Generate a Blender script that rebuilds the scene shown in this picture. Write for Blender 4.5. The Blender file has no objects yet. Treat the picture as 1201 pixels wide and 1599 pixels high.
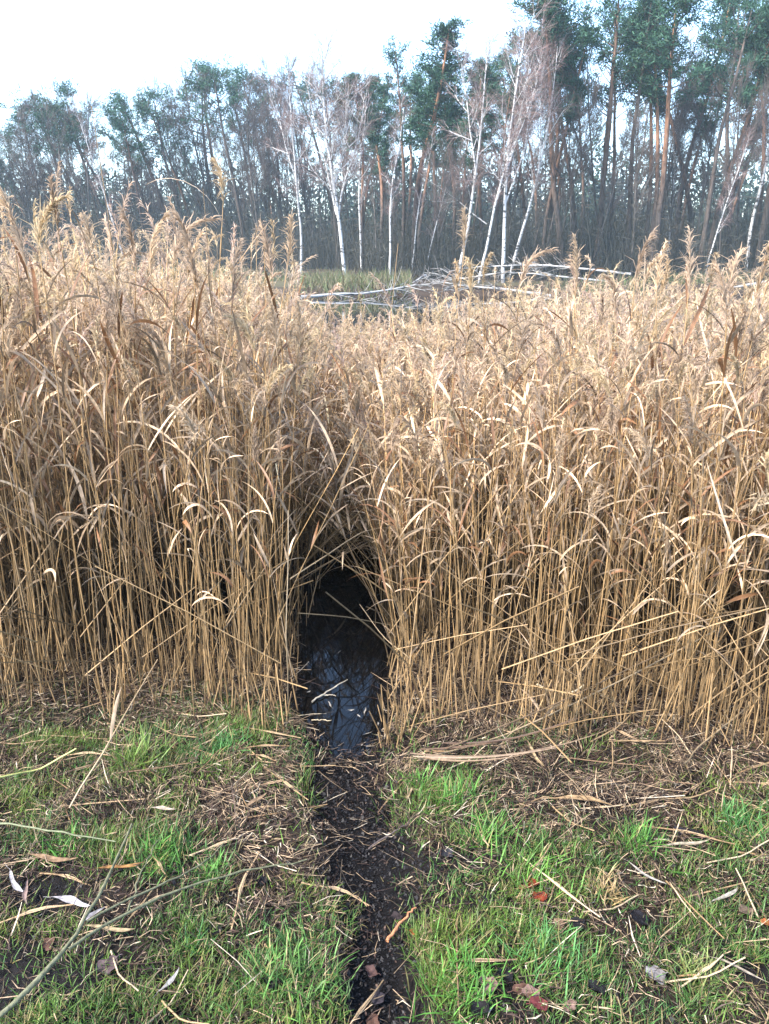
import bpy, math, random
import numpy as np
from mathutils import Vector, Euler

# ------------------------------------------------------------------ camera, sky, sun, exposure
scene = bpy.context.scene
COL = scene.collection
rng = np.random.default_rng(11)
random.seed(5)
PITCH = math.radians(18.2)
CAM_H = 1.65
FPX = 1599 / 2 / math.tan(math.radians(33.0))      # focal length in pixels of the 1201x1599 photograph

cam_d = bpy.data.cameras.new('camera')
cam = bpy.data.objects.new('camera', cam_d)
COL.objects.link(cam)
cam.location = (0, 0, CAM_H)
cam.rotation_euler = (math.radians(90) - PITCH, 0, 0)
cam_d.sensor_fit = 'VERTICAL'
cam_d.sensor_height = 24
cam_d.lens = 12 / math.tan(math.radians(33.0))
cam_d.clip_start = 0.05
cam_d.clip_end = 2000
scene.camera = cam

SUN_EL, SUN_AZ = 46.0, 236.0         # azimuth clockwise from +Y: behind the camera, a little to the left
world = bpy.data.worlds.new('World')
scene.world = world
world.use_nodes = True
wn = world.node_tree
for n in list(wn.nodes): wn.nodes.remove(n)
sky = wn.nodes.new('ShaderNodeTexSky'); sky.sky_type = 'NISHITA'; sky.sun_disc = False
sky.sun_elevation = math.radians(SUN_EL); sky.sun_rotation = math.radians(SUN_AZ)
sky.air_density = 1.0; sky.dust_density = 1.2; sky.ozone_density = 2.6
bg = wn.nodes.new('ShaderNodeBackground'); bg.inputs['Strength'].default_value = 0.15
wo = wn.nodes.new('ShaderNodeOutputWorld')
wn.links.new(sky.outputs[0], bg.inputs[0]); wn.links.new(bg.outputs[0], wo.inputs[0])

sun_d = bpy.data.lights.new('sun', 'SUN'); sun_d.energy = 2.7; sun_d.angle = math.radians(8)
sun_d.color = (1.0, 0.93, 0.83)
sun = bpy.data.objects.new('sun', sun_d); COL.objects.link(sun)
az = math.radians(SUN_AZ); el = math.radians(SUN_EL)
sdir = Vector((math.sin(az) * math.cos(el), math.cos(az) * math.cos(el), math.sin(el)))
sun.rotation_euler = sdir.to_track_quat('Z', 'Y').to_euler()

scene.view_settings.view_transform = 'Standard'
scene.view_settings.look = 'None'
scene.view_settings.exposure = 2.4
scene.view_settings.gamma = 1
scene.view_settings.use_curve_mapping = False
scene.render.engine = 'CYCLES'
scene.cycles.max_bounces = 6
scene.cycles.diffuse_bounces = 2
scene.cycles.glossy_bounces = 3
scene.cycles.transmission_bounces = 3
scene.cycles.transparent_max_bounces = 4
scene.cycles.volume_bounces = 0
scene.cycles.use_denoising = True

# ------------------------------------------------------------------ place finding: photograph pixel -> point in the world
CP, SP = math.cos(PITCH), math.sin(PITCH)
def ray(u, v):
    x = (u - 600.5) / FPX; y = (799.5 - v) / FPX
    return np.array([x, CP + y * SP, -SP + y * CP])
def P(u, v, z=0.0):                 # where the view through (u, v) meets height z
    d = ray(u, v); t = (z - CAM_H) / d[2]
    return np.array([d[0] * t, d[1] * t, z])
def Q(u, v, D):                     # where it meets distance D
    d = ray(u, v); return np.array([0, 0, CAM_H]) + d * (D / d[1])
def project(p):                     # world points (n,3) -> photograph pixels
    q = np.asarray(p, float) - np.array([0, 0, CAM_H])
    zc = q[:, 1] * CP - q[:, 2] * SP
    yc = q[:, 1] * SP + q[:, 2] * CP
    zc = np.where(zc < 0.05, 0.05, zc)
    return 600.5 + q[:, 0] / zc * FPX, 799.5 - yc / zc * FPX

# ------------------------------------------------------------------ noise
def vnoise(x, y, scale, seed=0):
    t = np.random.default_rng(1000 + seed).random((128, 128))
    x = np.asarray(x, float) / scale; y = np.asarray(y, float) / scale
    xi = np.floor(x).astype(int); yi = np.floor(y).astype(int)
    fx = x - xi; fy = y - yi
    fx = fx * fx * (3 - 2 * fx); fy = fy * fy * (3 - 2 * fy)
    g = lambda a, b: t[a % 128, b % 128]
    return (g(xi, yi) * (1 - fx) * (1 - fy) + g(xi + 1, yi) * fx * (1 - fy) +
            g(xi, yi + 1) * (1 - fx) * fy + g(xi + 1, yi + 1) * fx * fy)

def sstep(a, b, x):
    t = np.clip((np.asarray(x, float) - a) / (b - a), 0, 1)
    return t * t * (3 - 2 * t)

# ------------------------------------------------------------------ materials
def new_mat(name):
    m = bpy.data.materials.new(name); m.use_nodes = True
    nt = m.node_tree
    for n in list(nt.nodes): nt.nodes.remove(n)
    out = nt.nodes.new('ShaderNodeOutputMaterial')
    return m, nt, out

def N(nt, kind, **kw):
    n = nt.nodes.new(kind)
    for k, v in kw.items():
        if k in n.inputs: n.inputs[k].default_value = v
        else: setattr(n, k, v)
    return n

def tint_mat(name, rough=0.6, translucent=0.0, scale=(60, 60, 8), amount=0.35, spec=0.3, obj_var=0.0, bump=0.0):
    """Colour comes from the 'tint' attribute of the piece, streaked by fine noise."""
    m, nt, out = new_mat(name)
    at = N(nt, 'ShaderNodeAttribute'); at.attribute_name = 'tint'
    tc = N(nt, 'ShaderNodeTexCoord')
    mp = N(nt, 'ShaderNodeMapping'); mp.inputs['Scale'].default_value = scale
    no = N(nt, 'ShaderNodeTexNoise'); no.inputs['Scale'].default_value = 1.0; no.inputs['Detail'].default_value = 3
    nt.links.new(tc.outputs['Object'], mp.inputs[0]); nt.links.new(mp.outputs[0], no.inputs['Vector'])
    mr = N(nt, 'ShaderNodeMapRange')
    mr.inputs['From Min'].default_value = 0.3; mr.inputs['From Max'].default_value = 0.7
    mr.inputs['To Min'].default_value = 1 - amount; mr.inputs['To Max'].default_value = 1 + amount
    nt.links.new(no.outputs[0], mr.inputs[0])
    mul = N(nt, 'ShaderNodeVectorMath', operation='SCALE')
    nt.links.new(at.outputs['Color'], mul.inputs[0]); nt.links.new(mr.outputs[0], mul.inputs['Scale'])
    col = mul.outputs[0]
    if obj_var:
        oi = N(nt, 'ShaderNodeObjectInfo')
        hs = N(nt, 'ShaderNodeHueSaturation')
        r1 = N(nt, 'ShaderNodeMapRange'); r1.inputs['To Min'].default_value = 1 - obj_var; r1.inputs['To Max'].default_value = 1 + obj_var
        nt.links.new(oi.outputs['Random'], r1.inputs[0]); nt.links.new(r1.outputs[0], hs.inputs['Value'])
        nt.links.new(col, hs.inputs['Color']); col = hs.outputs[0]
    pb = N(nt, 'ShaderNodeBsdfPrincipled')
    pb.inputs['Roughness'].default_value = rough
    pb.inputs['Specular IOR Level'].default_value = spec
    nt.links.new(col, pb.inputs['Base Color'])
    if bump:
        b = N(nt, 'ShaderNodeBump'); b.inputs['Strength'].default_value = bump; b.inputs['Distance'].default_value = 0.02
        nt.links.new(no.outputs[0], b.inputs['Height']); nt.links.new(b.outputs[0], pb.inputs['Normal'])
    if translucent:
        tr = N(nt, 'ShaderNodeBsdfTranslucent'); nt.links.new(col, tr.inputs['Color'])
        mx = N(nt, 'ShaderNodeMixShader'); mx.inputs[0].default_value = translucent
        nt.links.new(pb.outputs[0], mx.inputs[1]); nt.links.new(tr.outputs[0], mx.inputs[2])
        nt.links.new(mx.outputs[0], out.inputs[0])
    else:
        nt.links.new(pb.outputs[0], out.inputs[0])
    return m

M_STALK = tint_mat('reed_stalk_straw', 0.45, 0.0, (200, 200, 14), 0.3, 0.4, 0.16)
M_BLADE = tint_mat('dry_reed_leaf', 0.5, 0.25, (90, 90, 25), 0.28, 0.35, 0.16)
M_PLUME = tint_mat('reed_plume_fluff', 0.8, 0.5, (90, 90, 90), 0.25, 0.1, 0.12)
M_GRASS = tint_mat('green_grass', 0.5, 0.35, (30, 30, 30), 0.3, 0.35)
M_STRAW = tint_mat('fallen_straw', 0.6, 0.0, (80, 80, 80), 0.4, 0.3, 0.15)
M_LEAF = tint_mat('fallen_leaf', 0.75, 0.0, (70, 70, 70), 0.5, 0.12)
M_TWIG = tint_mat('twig_bark', 0.7, 0.0, (60, 60, 60), 0.35, 0.3, bump=0.3)
M_BARK = tint_mat('pine_bark', 0.85, 0.0, (9, 9, 2.2), 0.5, 0.2, 0.18, bump=0.8)
M_NEEDLE = tint_mat('pine_needles', 0.6, 0.15, (1.2, 1.2, 1.2), 0.35, 0.2, 0.15)
M_FINE = tint_mat('fine_bare_twigs', 0.8, 0.0, (2, 2, 2), 0.3, 0.2, 0.1)
M_SCRUB = tint_mat('bare_scrub', 0.85, 0.0, (0.4, 0.4, 0.4), 0.35, 0.1)

def birch_mat():
    m, nt, out = new_mat('birch_bark')
    at = N(nt, 'ShaderNodeAttribute'); at.attribute_name = 'tint'
    tc = N(nt, 'ShaderNodeTexCoord')
    mp = N(nt, 'ShaderNodeMapping'); mp.inputs['Scale'].default_value = (2.2, 2.2, 7.0)
    nt.links.new(tc.outputs['Object'], mp.inputs[0])
    no = N(nt, 'ShaderNodeTexNoise'); no.inputs['Scale'].default_value = 1.0; no.inputs['Detail'].default_value = 5
    nt.links.new(mp.outputs[0], no.inputs['Vector'])
    cr = N(nt, 'ShaderNodeValToRGB')
    cr.color_ramp.elements[0].position = 0.36; cr.color_ramp.elements[0].color = (0.05, 0.045, 0.045, 1)
    cr.color_ramp.elements[1].position = 0.46; cr.color_ramp.elements[1].color = (1, 1, 1, 1)
    nt.links.new(no.outputs[0], cr.inputs[0])
    mul = N(nt, 'ShaderNodeMix'); mul.data_type = 'RGBA'; mul.blend_type = 'MULTIPLY'; mul.inputs[0].default_value = 1
    nt.links.new(at.outputs['Color'], mul.inputs[6]); nt.links.new(cr.outputs[0], mul.inputs[7])
    pb = N(nt, 'ShaderNodeBsdfPrincipled'); pb.inputs['Roughness'].default_value = 0.6
    nt.links.new(mul.outputs[2], pb.inputs['Base Color']); nt.links.new(pb.outputs[0], out.inputs[0])
    return m
M_BIRCH = birch_mat()

def ground_mat():
    m, nt, out = new_mat('soil_and_leaf_mould')
    at = N(nt, 'ShaderNodeAttribute'); at.attribute_name = 'tint'
    tc = N(nt, 'ShaderNodeTexCoord')
    no = N(nt, 'ShaderNodeTexNoise'); no.inputs['Scale'].default_value = 38; no.inputs['Detail'].default_value = 8; no.inputs['Roughness'].default_value = 0.7
    nt.links.new(tc.outputs['Object'], no.inputs['Vector'])
    mr = N(nt, 'ShaderNodeMapRange'); mr.inputs['From Min'].default_value = 0.32; mr.inputs['From Max'].default_value = 0.68
    mr.inputs['To Min'].default_value = 0.35; mr.inputs['To Max'].default_value = 1.7
    nt.links.new(no.outputs[0], mr.inputs[0])
    mul = N(nt, 'ShaderNodeVectorMath', operation='SCALE')
    nt.links.new(at.outputs['Color'], mul.inputs[0]); nt.links.new(mr.outputs[0], mul.inputs['Scale'])
    pb = N(nt, 'ShaderNodeBsdfPrincipled'); pb.inputs['Specular IOR Level'].default_value = 0.10
    nt.links.new(mul.outputs[0], pb.inputs['Base Color'])
    r = N(nt, 'ShaderNodeMapRange'); r.inputs['To Min'].default_value = 0.45; r.inputs['To Max'].default_value = 0.95
    nt.links.new(no.outputs[0], r.inputs[0]); nt.links.new(r.outputs[0], pb.inputs['Roughness'])
    b = N(nt, 'ShaderNodeBump'); b.inputs['Strength'].default_value = 0.9; b.inputs['Distance'].default_value = 0.012
    nt.links.new(no.outputs[0], b.inputs['Height']); nt.links.new(b.outputs[0], pb.inputs['Normal'])
    nt.links.new(pb.outputs[0], out.inputs[0])
    return m
M_GROUND = ground_mat()

def water_mat(name, bump, scale):
    m, nt, out = new_mat(name)
    tc = N(nt, 'ShaderNodeTexCoord')
    no = N(nt, 'ShaderNodeTexNoise'); no.inputs['Scale'].default_value = scale; no.inputs['Detail'].default_value = 2
    nt.links.new(tc.outputs['Object'], no.inputs['Vector'])
    pb = N(nt, 'ShaderNodeBsdfPrincipled')
    pb.inputs['Base Color'].default_value = (0.002, 0.0022, 0.0025, 1)
    pb.inputs['Roughness'].default_value = 0.03; pb.inputs['IOR'].default_value = 1.33
    b = N(nt, 'ShaderNodeBump'); b.inputs['Strength'].default_value = bump; b.inputs['Distance'].default_value = 0.01
    nt.links.new(no.outputs[0], b.inputs['Height']); nt.links.new(b.outputs[0], pb.inputs['Normal'])
    nt.links.new(pb.outputs[0], out.inputs[0])
    return m
M_WATER = water_mat('dark_lake_water', 0.004, 3.0)

# ------------------------------------------------------------------ mesh tools
class Geo:
    def __init__(s): s.V = []; s.F = []; s.C = []; s.M = []; s.n = 0
    def add(s, V, F, C, m=0):
        V = np.asarray(V, float).reshape(-1, 3)
        C = np.broadcast_to(np.asarray(C, float), V.shape)
        s.V.append(V); s.F.append(np.asarray(F).reshape(-1, 4) + s.n); s.C.append(C)
        s.M.append(np.full(len(s.F[-1]), m)); s.n += len(V)
    def mesh(s, name, mats, smooth=True):
        V = np.concatenate(s.V); F = np.concatenate(s.F); C = np.concatenate(s.C); M = np.concatenate(s.M)
        me = bpy.data.meshes.new(name)
        me.vertices.add(len(V)); me.vertices.foreach_set('co', V.astype(np.float32).ravel())
        me.loops.add(F.size); me.loops.foreach_set('vertex_index', F.astype(np.int32).ravel())
        me.polygons.add(len(F)); me.polygons.foreach_set('loop_start', np.arange(0, F.size, 4, dtype=np.int32))
        me.polygons.foreach_set('loop_total', np.full(len(F), 4, dtype=np.int32))
        me.polygons.foreach_set('material_index', M.astype(np.int32))
        me.polygons.foreach_set('use_smooth', np.full(len(F), smooth))
        for m in mats: me.materials.append(m)
        a = me.color_attributes.new('tint', 'FLOAT_COLOR', 'POINT')
        a.data.foreach_set('color', np.concatenate([np.clip(C, 0, 1), np.ones((len(C), 1))], 1).astype(np.float32).ravel())
        me.update(calc_edges=True); me.validate()
        return me
    def obj(s, name, mats, parent=None, smooth=True):
        o = bpy.data.objects.new(name, s.mesh(name, mats, smooth)); COL.objects.link(o)
        if parent is not None: o.parent = parent
        return o

def unit(a):
    return a / np.maximum(np.linalg.norm(a, axis=-1, keepdims=True), 1e-9)

def tangents(Pt):
    return unit(np.gradient(Pt, axis=1))

def col_nk(C, n, k, s):
    C = np.asarray(C, float)
    if C.ndim == 1: C = np.broadcast_to(C, (n, k, 3))
    elif C.ndim == 2: C = np.broadcast_to(C[:, None, :], (n, k, 3))
    return np.broadcast_to(C[:, :, None, :], (n, k, s, 3)).reshape(-1, 3)

def tubes(g, Pt, R, C, S=4, m=0):
    Pt = np.asarray(Pt, float); n, k, _ = Pt.shape
    R = np.broadcast_to(np.asarray(R, float), (n, k))
    T = tangents(Pt)
    d = unit(Pt[:, -1] - Pt[:, 0])
    ref = np.where(np.abs(d[:, 2:3]) > 0.8, np.array([[0.0, 1.0, 0.0]]), np.array([[0.0, 0.0, 1.0]]))
    side = unit(np.cross(T, ref[:, None, :])); bi = np.cross(T, side)
    a = np.arange(S) * 2 * math.pi / S
    V = Pt[:, :, None, :] + R[:, :, None, None] * (np.cos(a)[None, None, :, None] * side[:, :, None, :] + np.sin(a)[None, None, :, None] * bi[:, :, None, :])
    idx = np.arange(n * k * S).reshape(n, k, S)
    A = idx[:, :-1]; B = idx[:, 1:]
    F = np.stack([A, np.roll(A, -1, 2), np.roll(B, -1, 2), B], -1).reshape(-1, 4)
    g.add(V.reshape(-1, 3), F, col_nk(C, n, k, S), m)

def ribbons(g, Pt, W, side, C, m=0, fold=0.0):
    Pt = np.asarray(Pt, float); n, k, _ = Pt.shape
    W = np.broadcast_to(np.asarray(W, float), (n, k))
    side = np.asarray(side, float)
    if side.ndim == 2: side = np.broadcast_to(side[:, None, :], (n, k, 3))
    h = side * W[:, :, None] * 0.5
    if fold:
        up = np.cross(tangents(Pt), side) * W[:, :, None] * fold
        V = np.stack([Pt - h + up, Pt, Pt + h + up], 2); s = 3
    else:
        V = np.stack([Pt - h, Pt + h], 2); s = 2
    idx = np.arange(n * k * s).reshape(n, k, s)
    A = idx[:, :-1]; B = idx[:, 1:]
    F = np.stack([A[:, :, :-1], A[:, :, 1:], B[:, :, 1:], B[:, :, :-1]], -1).reshape(-1, 4)
    g.add(V.reshape(-1, 3), F, col_nk(C, n, k, s), m)

def empty(name, loc=(0, 0, 0)):
    o = bpy.data.objects.new(name, None); COL.objects.link(o); o.location = loc; o.empty_display_size = 0.1
    return o
def tag(o, label=None, cat=None, group=None, kind=None):
    if label: o['label'] = label
    if cat: o['category'] = cat
    if group: o['group'] = group
    if kind: o['kind'] = kind
    return o
def copy_tree(root):
    r = root.copy(); COL.objects.link(r)
    for ch in root.children:
        c = ch.copy(); COL.objects.link(c); c.parent = r
        for g_ in ch.children:
            d = g_.copy(); COL.objects.link(d); d.parent = c
    return r
_made = {}
def children_of(root): return [o for o in root.children]

# ------------------------------------------------------------------ the lie of the land
WATER_Z = -0.135
_path = np.array([P(u, v, -0.05)[:2] for u, v in
                  [(610, 1700), (600, 1599), (592, 1500), (590, 1400), (565, 1300), (545, 1230), (536, 1150)]] +
                 [P(u, v, WATER_Z)[:2] for u, v in [(532, 1050), (540, 960), (552, 890), (560, 850)]])
_path = _path[np.argsort(_path[:, 1])]
def path_x(y): return np.interp(y, _path[:, 1], _path[:, 0])
POOL_Y0 = float(P(530, 1135, WATER_Z)[1]); POOL_Y1 = float(P(560, 855, WATER_Z)[1])
def path_w(y): return np.interp(y, [1.0, 1.6, 2.1, 2.5, 2.9, 3.3, 4.2, POOL_Y1 + .2, POOL_Y1 + .6], [0.095, 0.10, 0.125, 0.145, 0.19, 0.21, 0.17, 0.12, 0.0])
def shore(x): return 36 + np.maximum(0, -np.asarray(x, float) - 4) * 0.55 + 2.2 * (vnoise(x, 0 * np.asarray(x, float), 4.5, 3) - .5)
def bank_edge(x):                    # front edge of the reed bed
    return np.interp(x, [-3, -1.2, -0.35, 0.0, 0.5, 1.5, 3], [2.86, 2.80, 2.70, 2.62, 2.60, 2.46, 2.38]) + 0.26 * (vnoise(x, 0 * np.asarray(x, float), .22, 7) - .5)
def height(x, y):
    x = np.asarray(x, float); y = np.asarray(y, float)
    z = -0.10 * sstep(1.7, 2.9, y) - 0.03 * sstep(3, 4.2, y) - 0.65 * sstep(5.5, 9.5, y)
    z = z + (0.035 * (vnoise(x, y, .35, 1) - .5) + 0.018 * (vnoise(x, y, .09, 2) - .5)) * (1 - sstep(6, 9, y)) + 0.008 * (vnoise(x, y, .035, 4) - .5) * (1 - sstep(4, 6, y))
    w = path_w(y); d = np.abs(x - path_x(y) + 0.09 * (vnoise(y, x, .16, 9) - .5))
    inside = 1 - sstep(0.35, 1.3, d / np.maximum(w, 1e-3))
    depth = 0.045 + 0.075 * sstep(POOL_Y0 - 0.30, POOL_Y0 + 0.25, y)
    z = z - depth * inside * (w > 1e-3)
    f = sstep(-1.6, 1.4, y - shore(x))
    z = z * (1 - f) + f * (0.18 + 0.010 * np.maximum(0, y - 38) + 0.3 * (vnoise(x, y, 5, 5) - .5))
    return z

def make_ground():
    xs = np.unique(np.concatenate([-np.geomspace(2.2, 170, 34), np.arange(-2.2, 2.2001, 0.016), np.geomspace(2.2, 170, 34)]))
    ys = np.concatenate([np.linspace(-30, 0.7, 14), np.arange(0.72, 5.2, 0.018), np.linspace(5.25, 12, 40), np.linspace(12.5, 34, 30), np.linspace(34.4, 60, 70), np.linspace(62, 185, 40)])
    X, Y = np.meshgrid(xs, ys); Z = height(X, Y)
    V = np.stack([X, Y, Z], -1).reshape(-1, 3)
    ny, nx = X.shape
    idx = np.arange(nx * ny).reshape(ny, nx)
    F = np.stack([idx[:-1, :-1], idx[:-1, 1:], idx[1:, 1:], idx[1:, :-1]], -1).reshape(-1, 4)
    x, y = V[:, 0], V[:, 1]
    mud = np.array([0.0030, 0.0027, 0.0031]); soil = np.array([0.008, 0.0065, 0.006]); litter = np.array([0.024, 0.017, 0.012])
    far = np.array([0.04, 0.028, 0.02]); sedge = np.array([0.075, 0.066, 0.036])
    n = vnoise(x, y, .22, 21)[:, None] * .6 + vnoise(x, y, .07, 22)[:, None] * .4
    C = soil * (1 - n) + litter * n
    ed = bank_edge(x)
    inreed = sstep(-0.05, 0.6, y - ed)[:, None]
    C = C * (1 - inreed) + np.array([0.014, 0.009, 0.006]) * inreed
    pm = (1 - sstep(0.7, 1.6, np.abs(x - path_x(y) + .10 * (vnoise(x, y, .15, 9) - .5)) / np.maximum(path_w(y), 1e-3)))[:, None] * (path_w(y)[:, None] > 1e-3)
    C = C * (1 - pm) + mud * pm
    for (u, v, r) in [(60, 1400, .16), (30, 1530, .2), (110, 1540, .15), (700, 1345, .09), (760, 1545, .12), (1180, 1510, .1), (330, 1400, .1)]:
        c = P(u, v); k = (1 - sstep(.4, 1.2, np.hypot(x - c[0], (y - c[1])) / r))[:, None]
        C = C * (1 - k) + np.array([0.008, 0.007, 0.007]) * k
    wet = (1 - sstep(WATER_Z, WATER_Z + 0.03, V[:, 2]))[:, None] * (y < 30)[:, None]
    C = C * (1 - wet) + mud * wet * .6
    fb = sstep(20, 30, y)[:, None]
    sm = (sstep(0, 2.5, y - shore(x)) * (1 - sstep(5, 10, y - shore(x))) * sstep(.3, .7, vnoise(x, y, 6, 31) + .35 * (x < 0)))[:, None]
    C = C * (1 - fb) + fb * (far * (1 - sm) + sedge * sm)
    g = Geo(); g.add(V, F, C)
    o = g.obj('ground', [M_GROUND]); tag(o, 'muddy lakeside ground with a trodden path and the wooded far bank', None, None, 'structure')
make_ground()

g = Geo()
xs = np.array([-168, -40, -4, 0, 4, 40, 168.0]); ys = np.array([POOL_Y0 - .4, 3.4, 6, 12, 34, 80.0])
X, Y = np.meshgrid(xs, ys); idx = np.arange(X.size).reshape(X.shape)
g.add(np.stack([X, Y, 0 * X + WATER_Z], -1), np.stack([idx[:-1, :-1], idx[:-1, 1:], idx[1:, 1:], idx[1:, :-1]], -1), (0, 0, 0))
tag(g.obj('water', [M_WATER]), 'still dark lake water running up the narrow channel in the reeds', None, None, 'structure')

# ------------------------------------------------------------------ trees
class R:      # small random helpers on a seeded generator
    def __init__(s, seed): s.r = random.Random(seed)
    def u(s, a, b): return s.r.uniform(a, b)
    def g(s, m, d): return s.r.gauss(m, d)

def limb(r, p, d, L, k, wob, lift):
    """A branch: k points from p, heading d, wobbling; lift bends it up (+) or down (-)."""
    p = np.array(p, float); d = np.array(d, float); d /= np.linalg.norm(d)
    out = [p.copy()]; h = L / (k - 1)
    for _ in range(k - 1):
        d = d + np.array([r.g(0, wob), r.g(0, wob), r.g(0, wob) + lift / (k - 1)])
        d /= np.linalg.norm(d); p = p + d * h; out.append(p.copy())
    return np.array(out)
def along(pts, t):
    f = t * (len(pts) - 1); i = min(int(f), len(pts) - 2); q = f - i
    return pts[i] * (1 - q) + pts[i + 1] * q, pts[i + 1] - pts[i]
def around(r, d, ang):
    """A direction leaning ang away from d, on a random side."""
    d = d / np.linalg.norm(d); a = r.u(0, 2 * math.pi)
    ref = np.array([1.0, 0, 0]) if abs(d[0]) < .8 else np.array([0, 1.0, 0])
    s = np.cross(d, ref); s /= np.linalg.norm(s); b = np.cross(d, s)
    return d * math.cos(ang) + (s * math.cos(a) + b * math.sin(a)) * math.sin(ang)
def batch(g, lst, rad, C, S=4, m=0):
    if not lst: return
    Pt = np.array([a for a in lst]); tubes(g, Pt, np.array(rad), C, S, m)

def clumps(g, centres, dirs, nper, L, W, base, rs):
    """Tufts of needles: short flat blades fanning round each twig end."""
    c = np.repeat(np.array(centres), nper, 0); d = np.repeat(unit(np.array(dirs)), nper, 0)
    n = len(c)
    v = unit(rs.normal(size=(n, 3)) + d * 0.7 + np.array([0, 0, .25]))
    l = L * rs.uniform(.6, 1.3, (n, 1))
    s = c + rs.normal(size=(n, 3)) * L * np.array([.85, .85, .45])
    Pt = np.stack([s, s + v * l], 1)
    side = unit(np.cross(v, rs.normal(size=(n, 3))))
    tone = rs.uniform(.55, 1.4, (n, 1)) * np.repeat(rs.uniform(.75, 1.3, (len(centres), 1)), nper, 0)
    ribbons(g, Pt, W * rs.uniform(.7, 1.3, (n, 1)), side, np.array(base) * tone)

NEEDLE = (0.034, 0.080, 0.048)
def make_pine(seed, H=18, c0=.55, spread=2.4, nl=30, sparse=1.0, lean_crown=0.0, bark=None):
    r = R(seed); rs = np.random.default_rng(seed)
    root = empty('pine_tree')
    tr = limb(r, (0, 0, -.2), (r.g(0, .03), r.g(0, .03), 1), H, 16, .035, .12)
    tr[:, 0] += lean_crown * np.linspace(0, 1, 16) ** 2 * H
    s = np.linspace(0, 1, 16)
    rad = .17 * (1 - s) ** .75 + .03; rad[0] *= 1.25
    lo = np.array([0.060, 0.048, 0.042]); hi = np.array([0.22, 0.115, 0.065]) if bark is None else np.array(bark)
    cs = lo[None] * (1 - sstep(.25, .65, s)[:, None]) + hi[None] * sstep(.25, .65, s)[:, None]
    g = Geo(); tubes(g, tr[None], rad[None], cs[None], 7); t = g.obj('trunk', [M_BARK], root)
    gl = Geo(); gc = Geo(); L6, R6, L3, R3, cc, cd = [], [], [], [], [], []
    for i in range(nl):
        q = c0 + (1.0 - c0) * (i + r.u(0, 1)) / nl
        q = min(q, .985)
        p, d = along(tr, q)
        k = (q - c0) / (1 - c0)
        L = spread * (0.55 + 0.75 * math.sin(math.pi * min(1, .15 + k * .85))) * r.u(.55, 1.2) * (1 - .35 * k)
        a = r.u(0, 2 * math.pi); e = r.u(.15, .6) + .5 * k
        b = limb(r, p, (math.cos(a), math.sin(a), e), L, 6, .14, .35)
        L6.append(b); R6.append(np.linspace(.05, .014, 6) * (.7 + .3 * (1 - k)))
        for _ in range(int(r.u(6, 11) * sparse)):
            q2, d2 = along(b, r.u(.3, 1.0))
            tw = limb(r, q2, around(r, d2, r.u(.4, 1.1)) + np.array([0, 0, .15]), r.u(.35, .95) * spread / 2.4, 3, .2, .3)
            L3.append(tw); R3.append(np.linspace(.014, .006, 3))
            for t_ in (.55, 1.0):
                q3, d3 = along(tw, t_); cc.append(q3); cd.append(d3)
        cc.append(b[-1]); cd.append(b[-1] - b[-2])
    for i in range(9):                                  # dead snags under the crown
        p, d = along(tr, r.u(.22, c0)); a = r.u(0, 2 * math.pi)
        L6.append(limb(r, p, (math.cos(a), math.sin(a), r.u(-.3, .3)), r.u(.5, 1.9), 6, .16, -.1)); R6.append(np.linspace(.025, .006, 6))
    batch(gl, L6, R6, np.array([0.10, 0.075, 0.06]) if bark is None else np.array(bark) * .7, 4); batch(gl, L3, R3, (0.07, 0.055, 0.045), 3)
    tag(gl.obj('limbs', [M_BARK], root), kind='stuff')
    clumps(gc, cc, cd, 13, .24, .045, NEEDLE, rs)
    tag(gc.obj('crown', [M_NEEDLE], root), kind='stuff')
    return root

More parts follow.
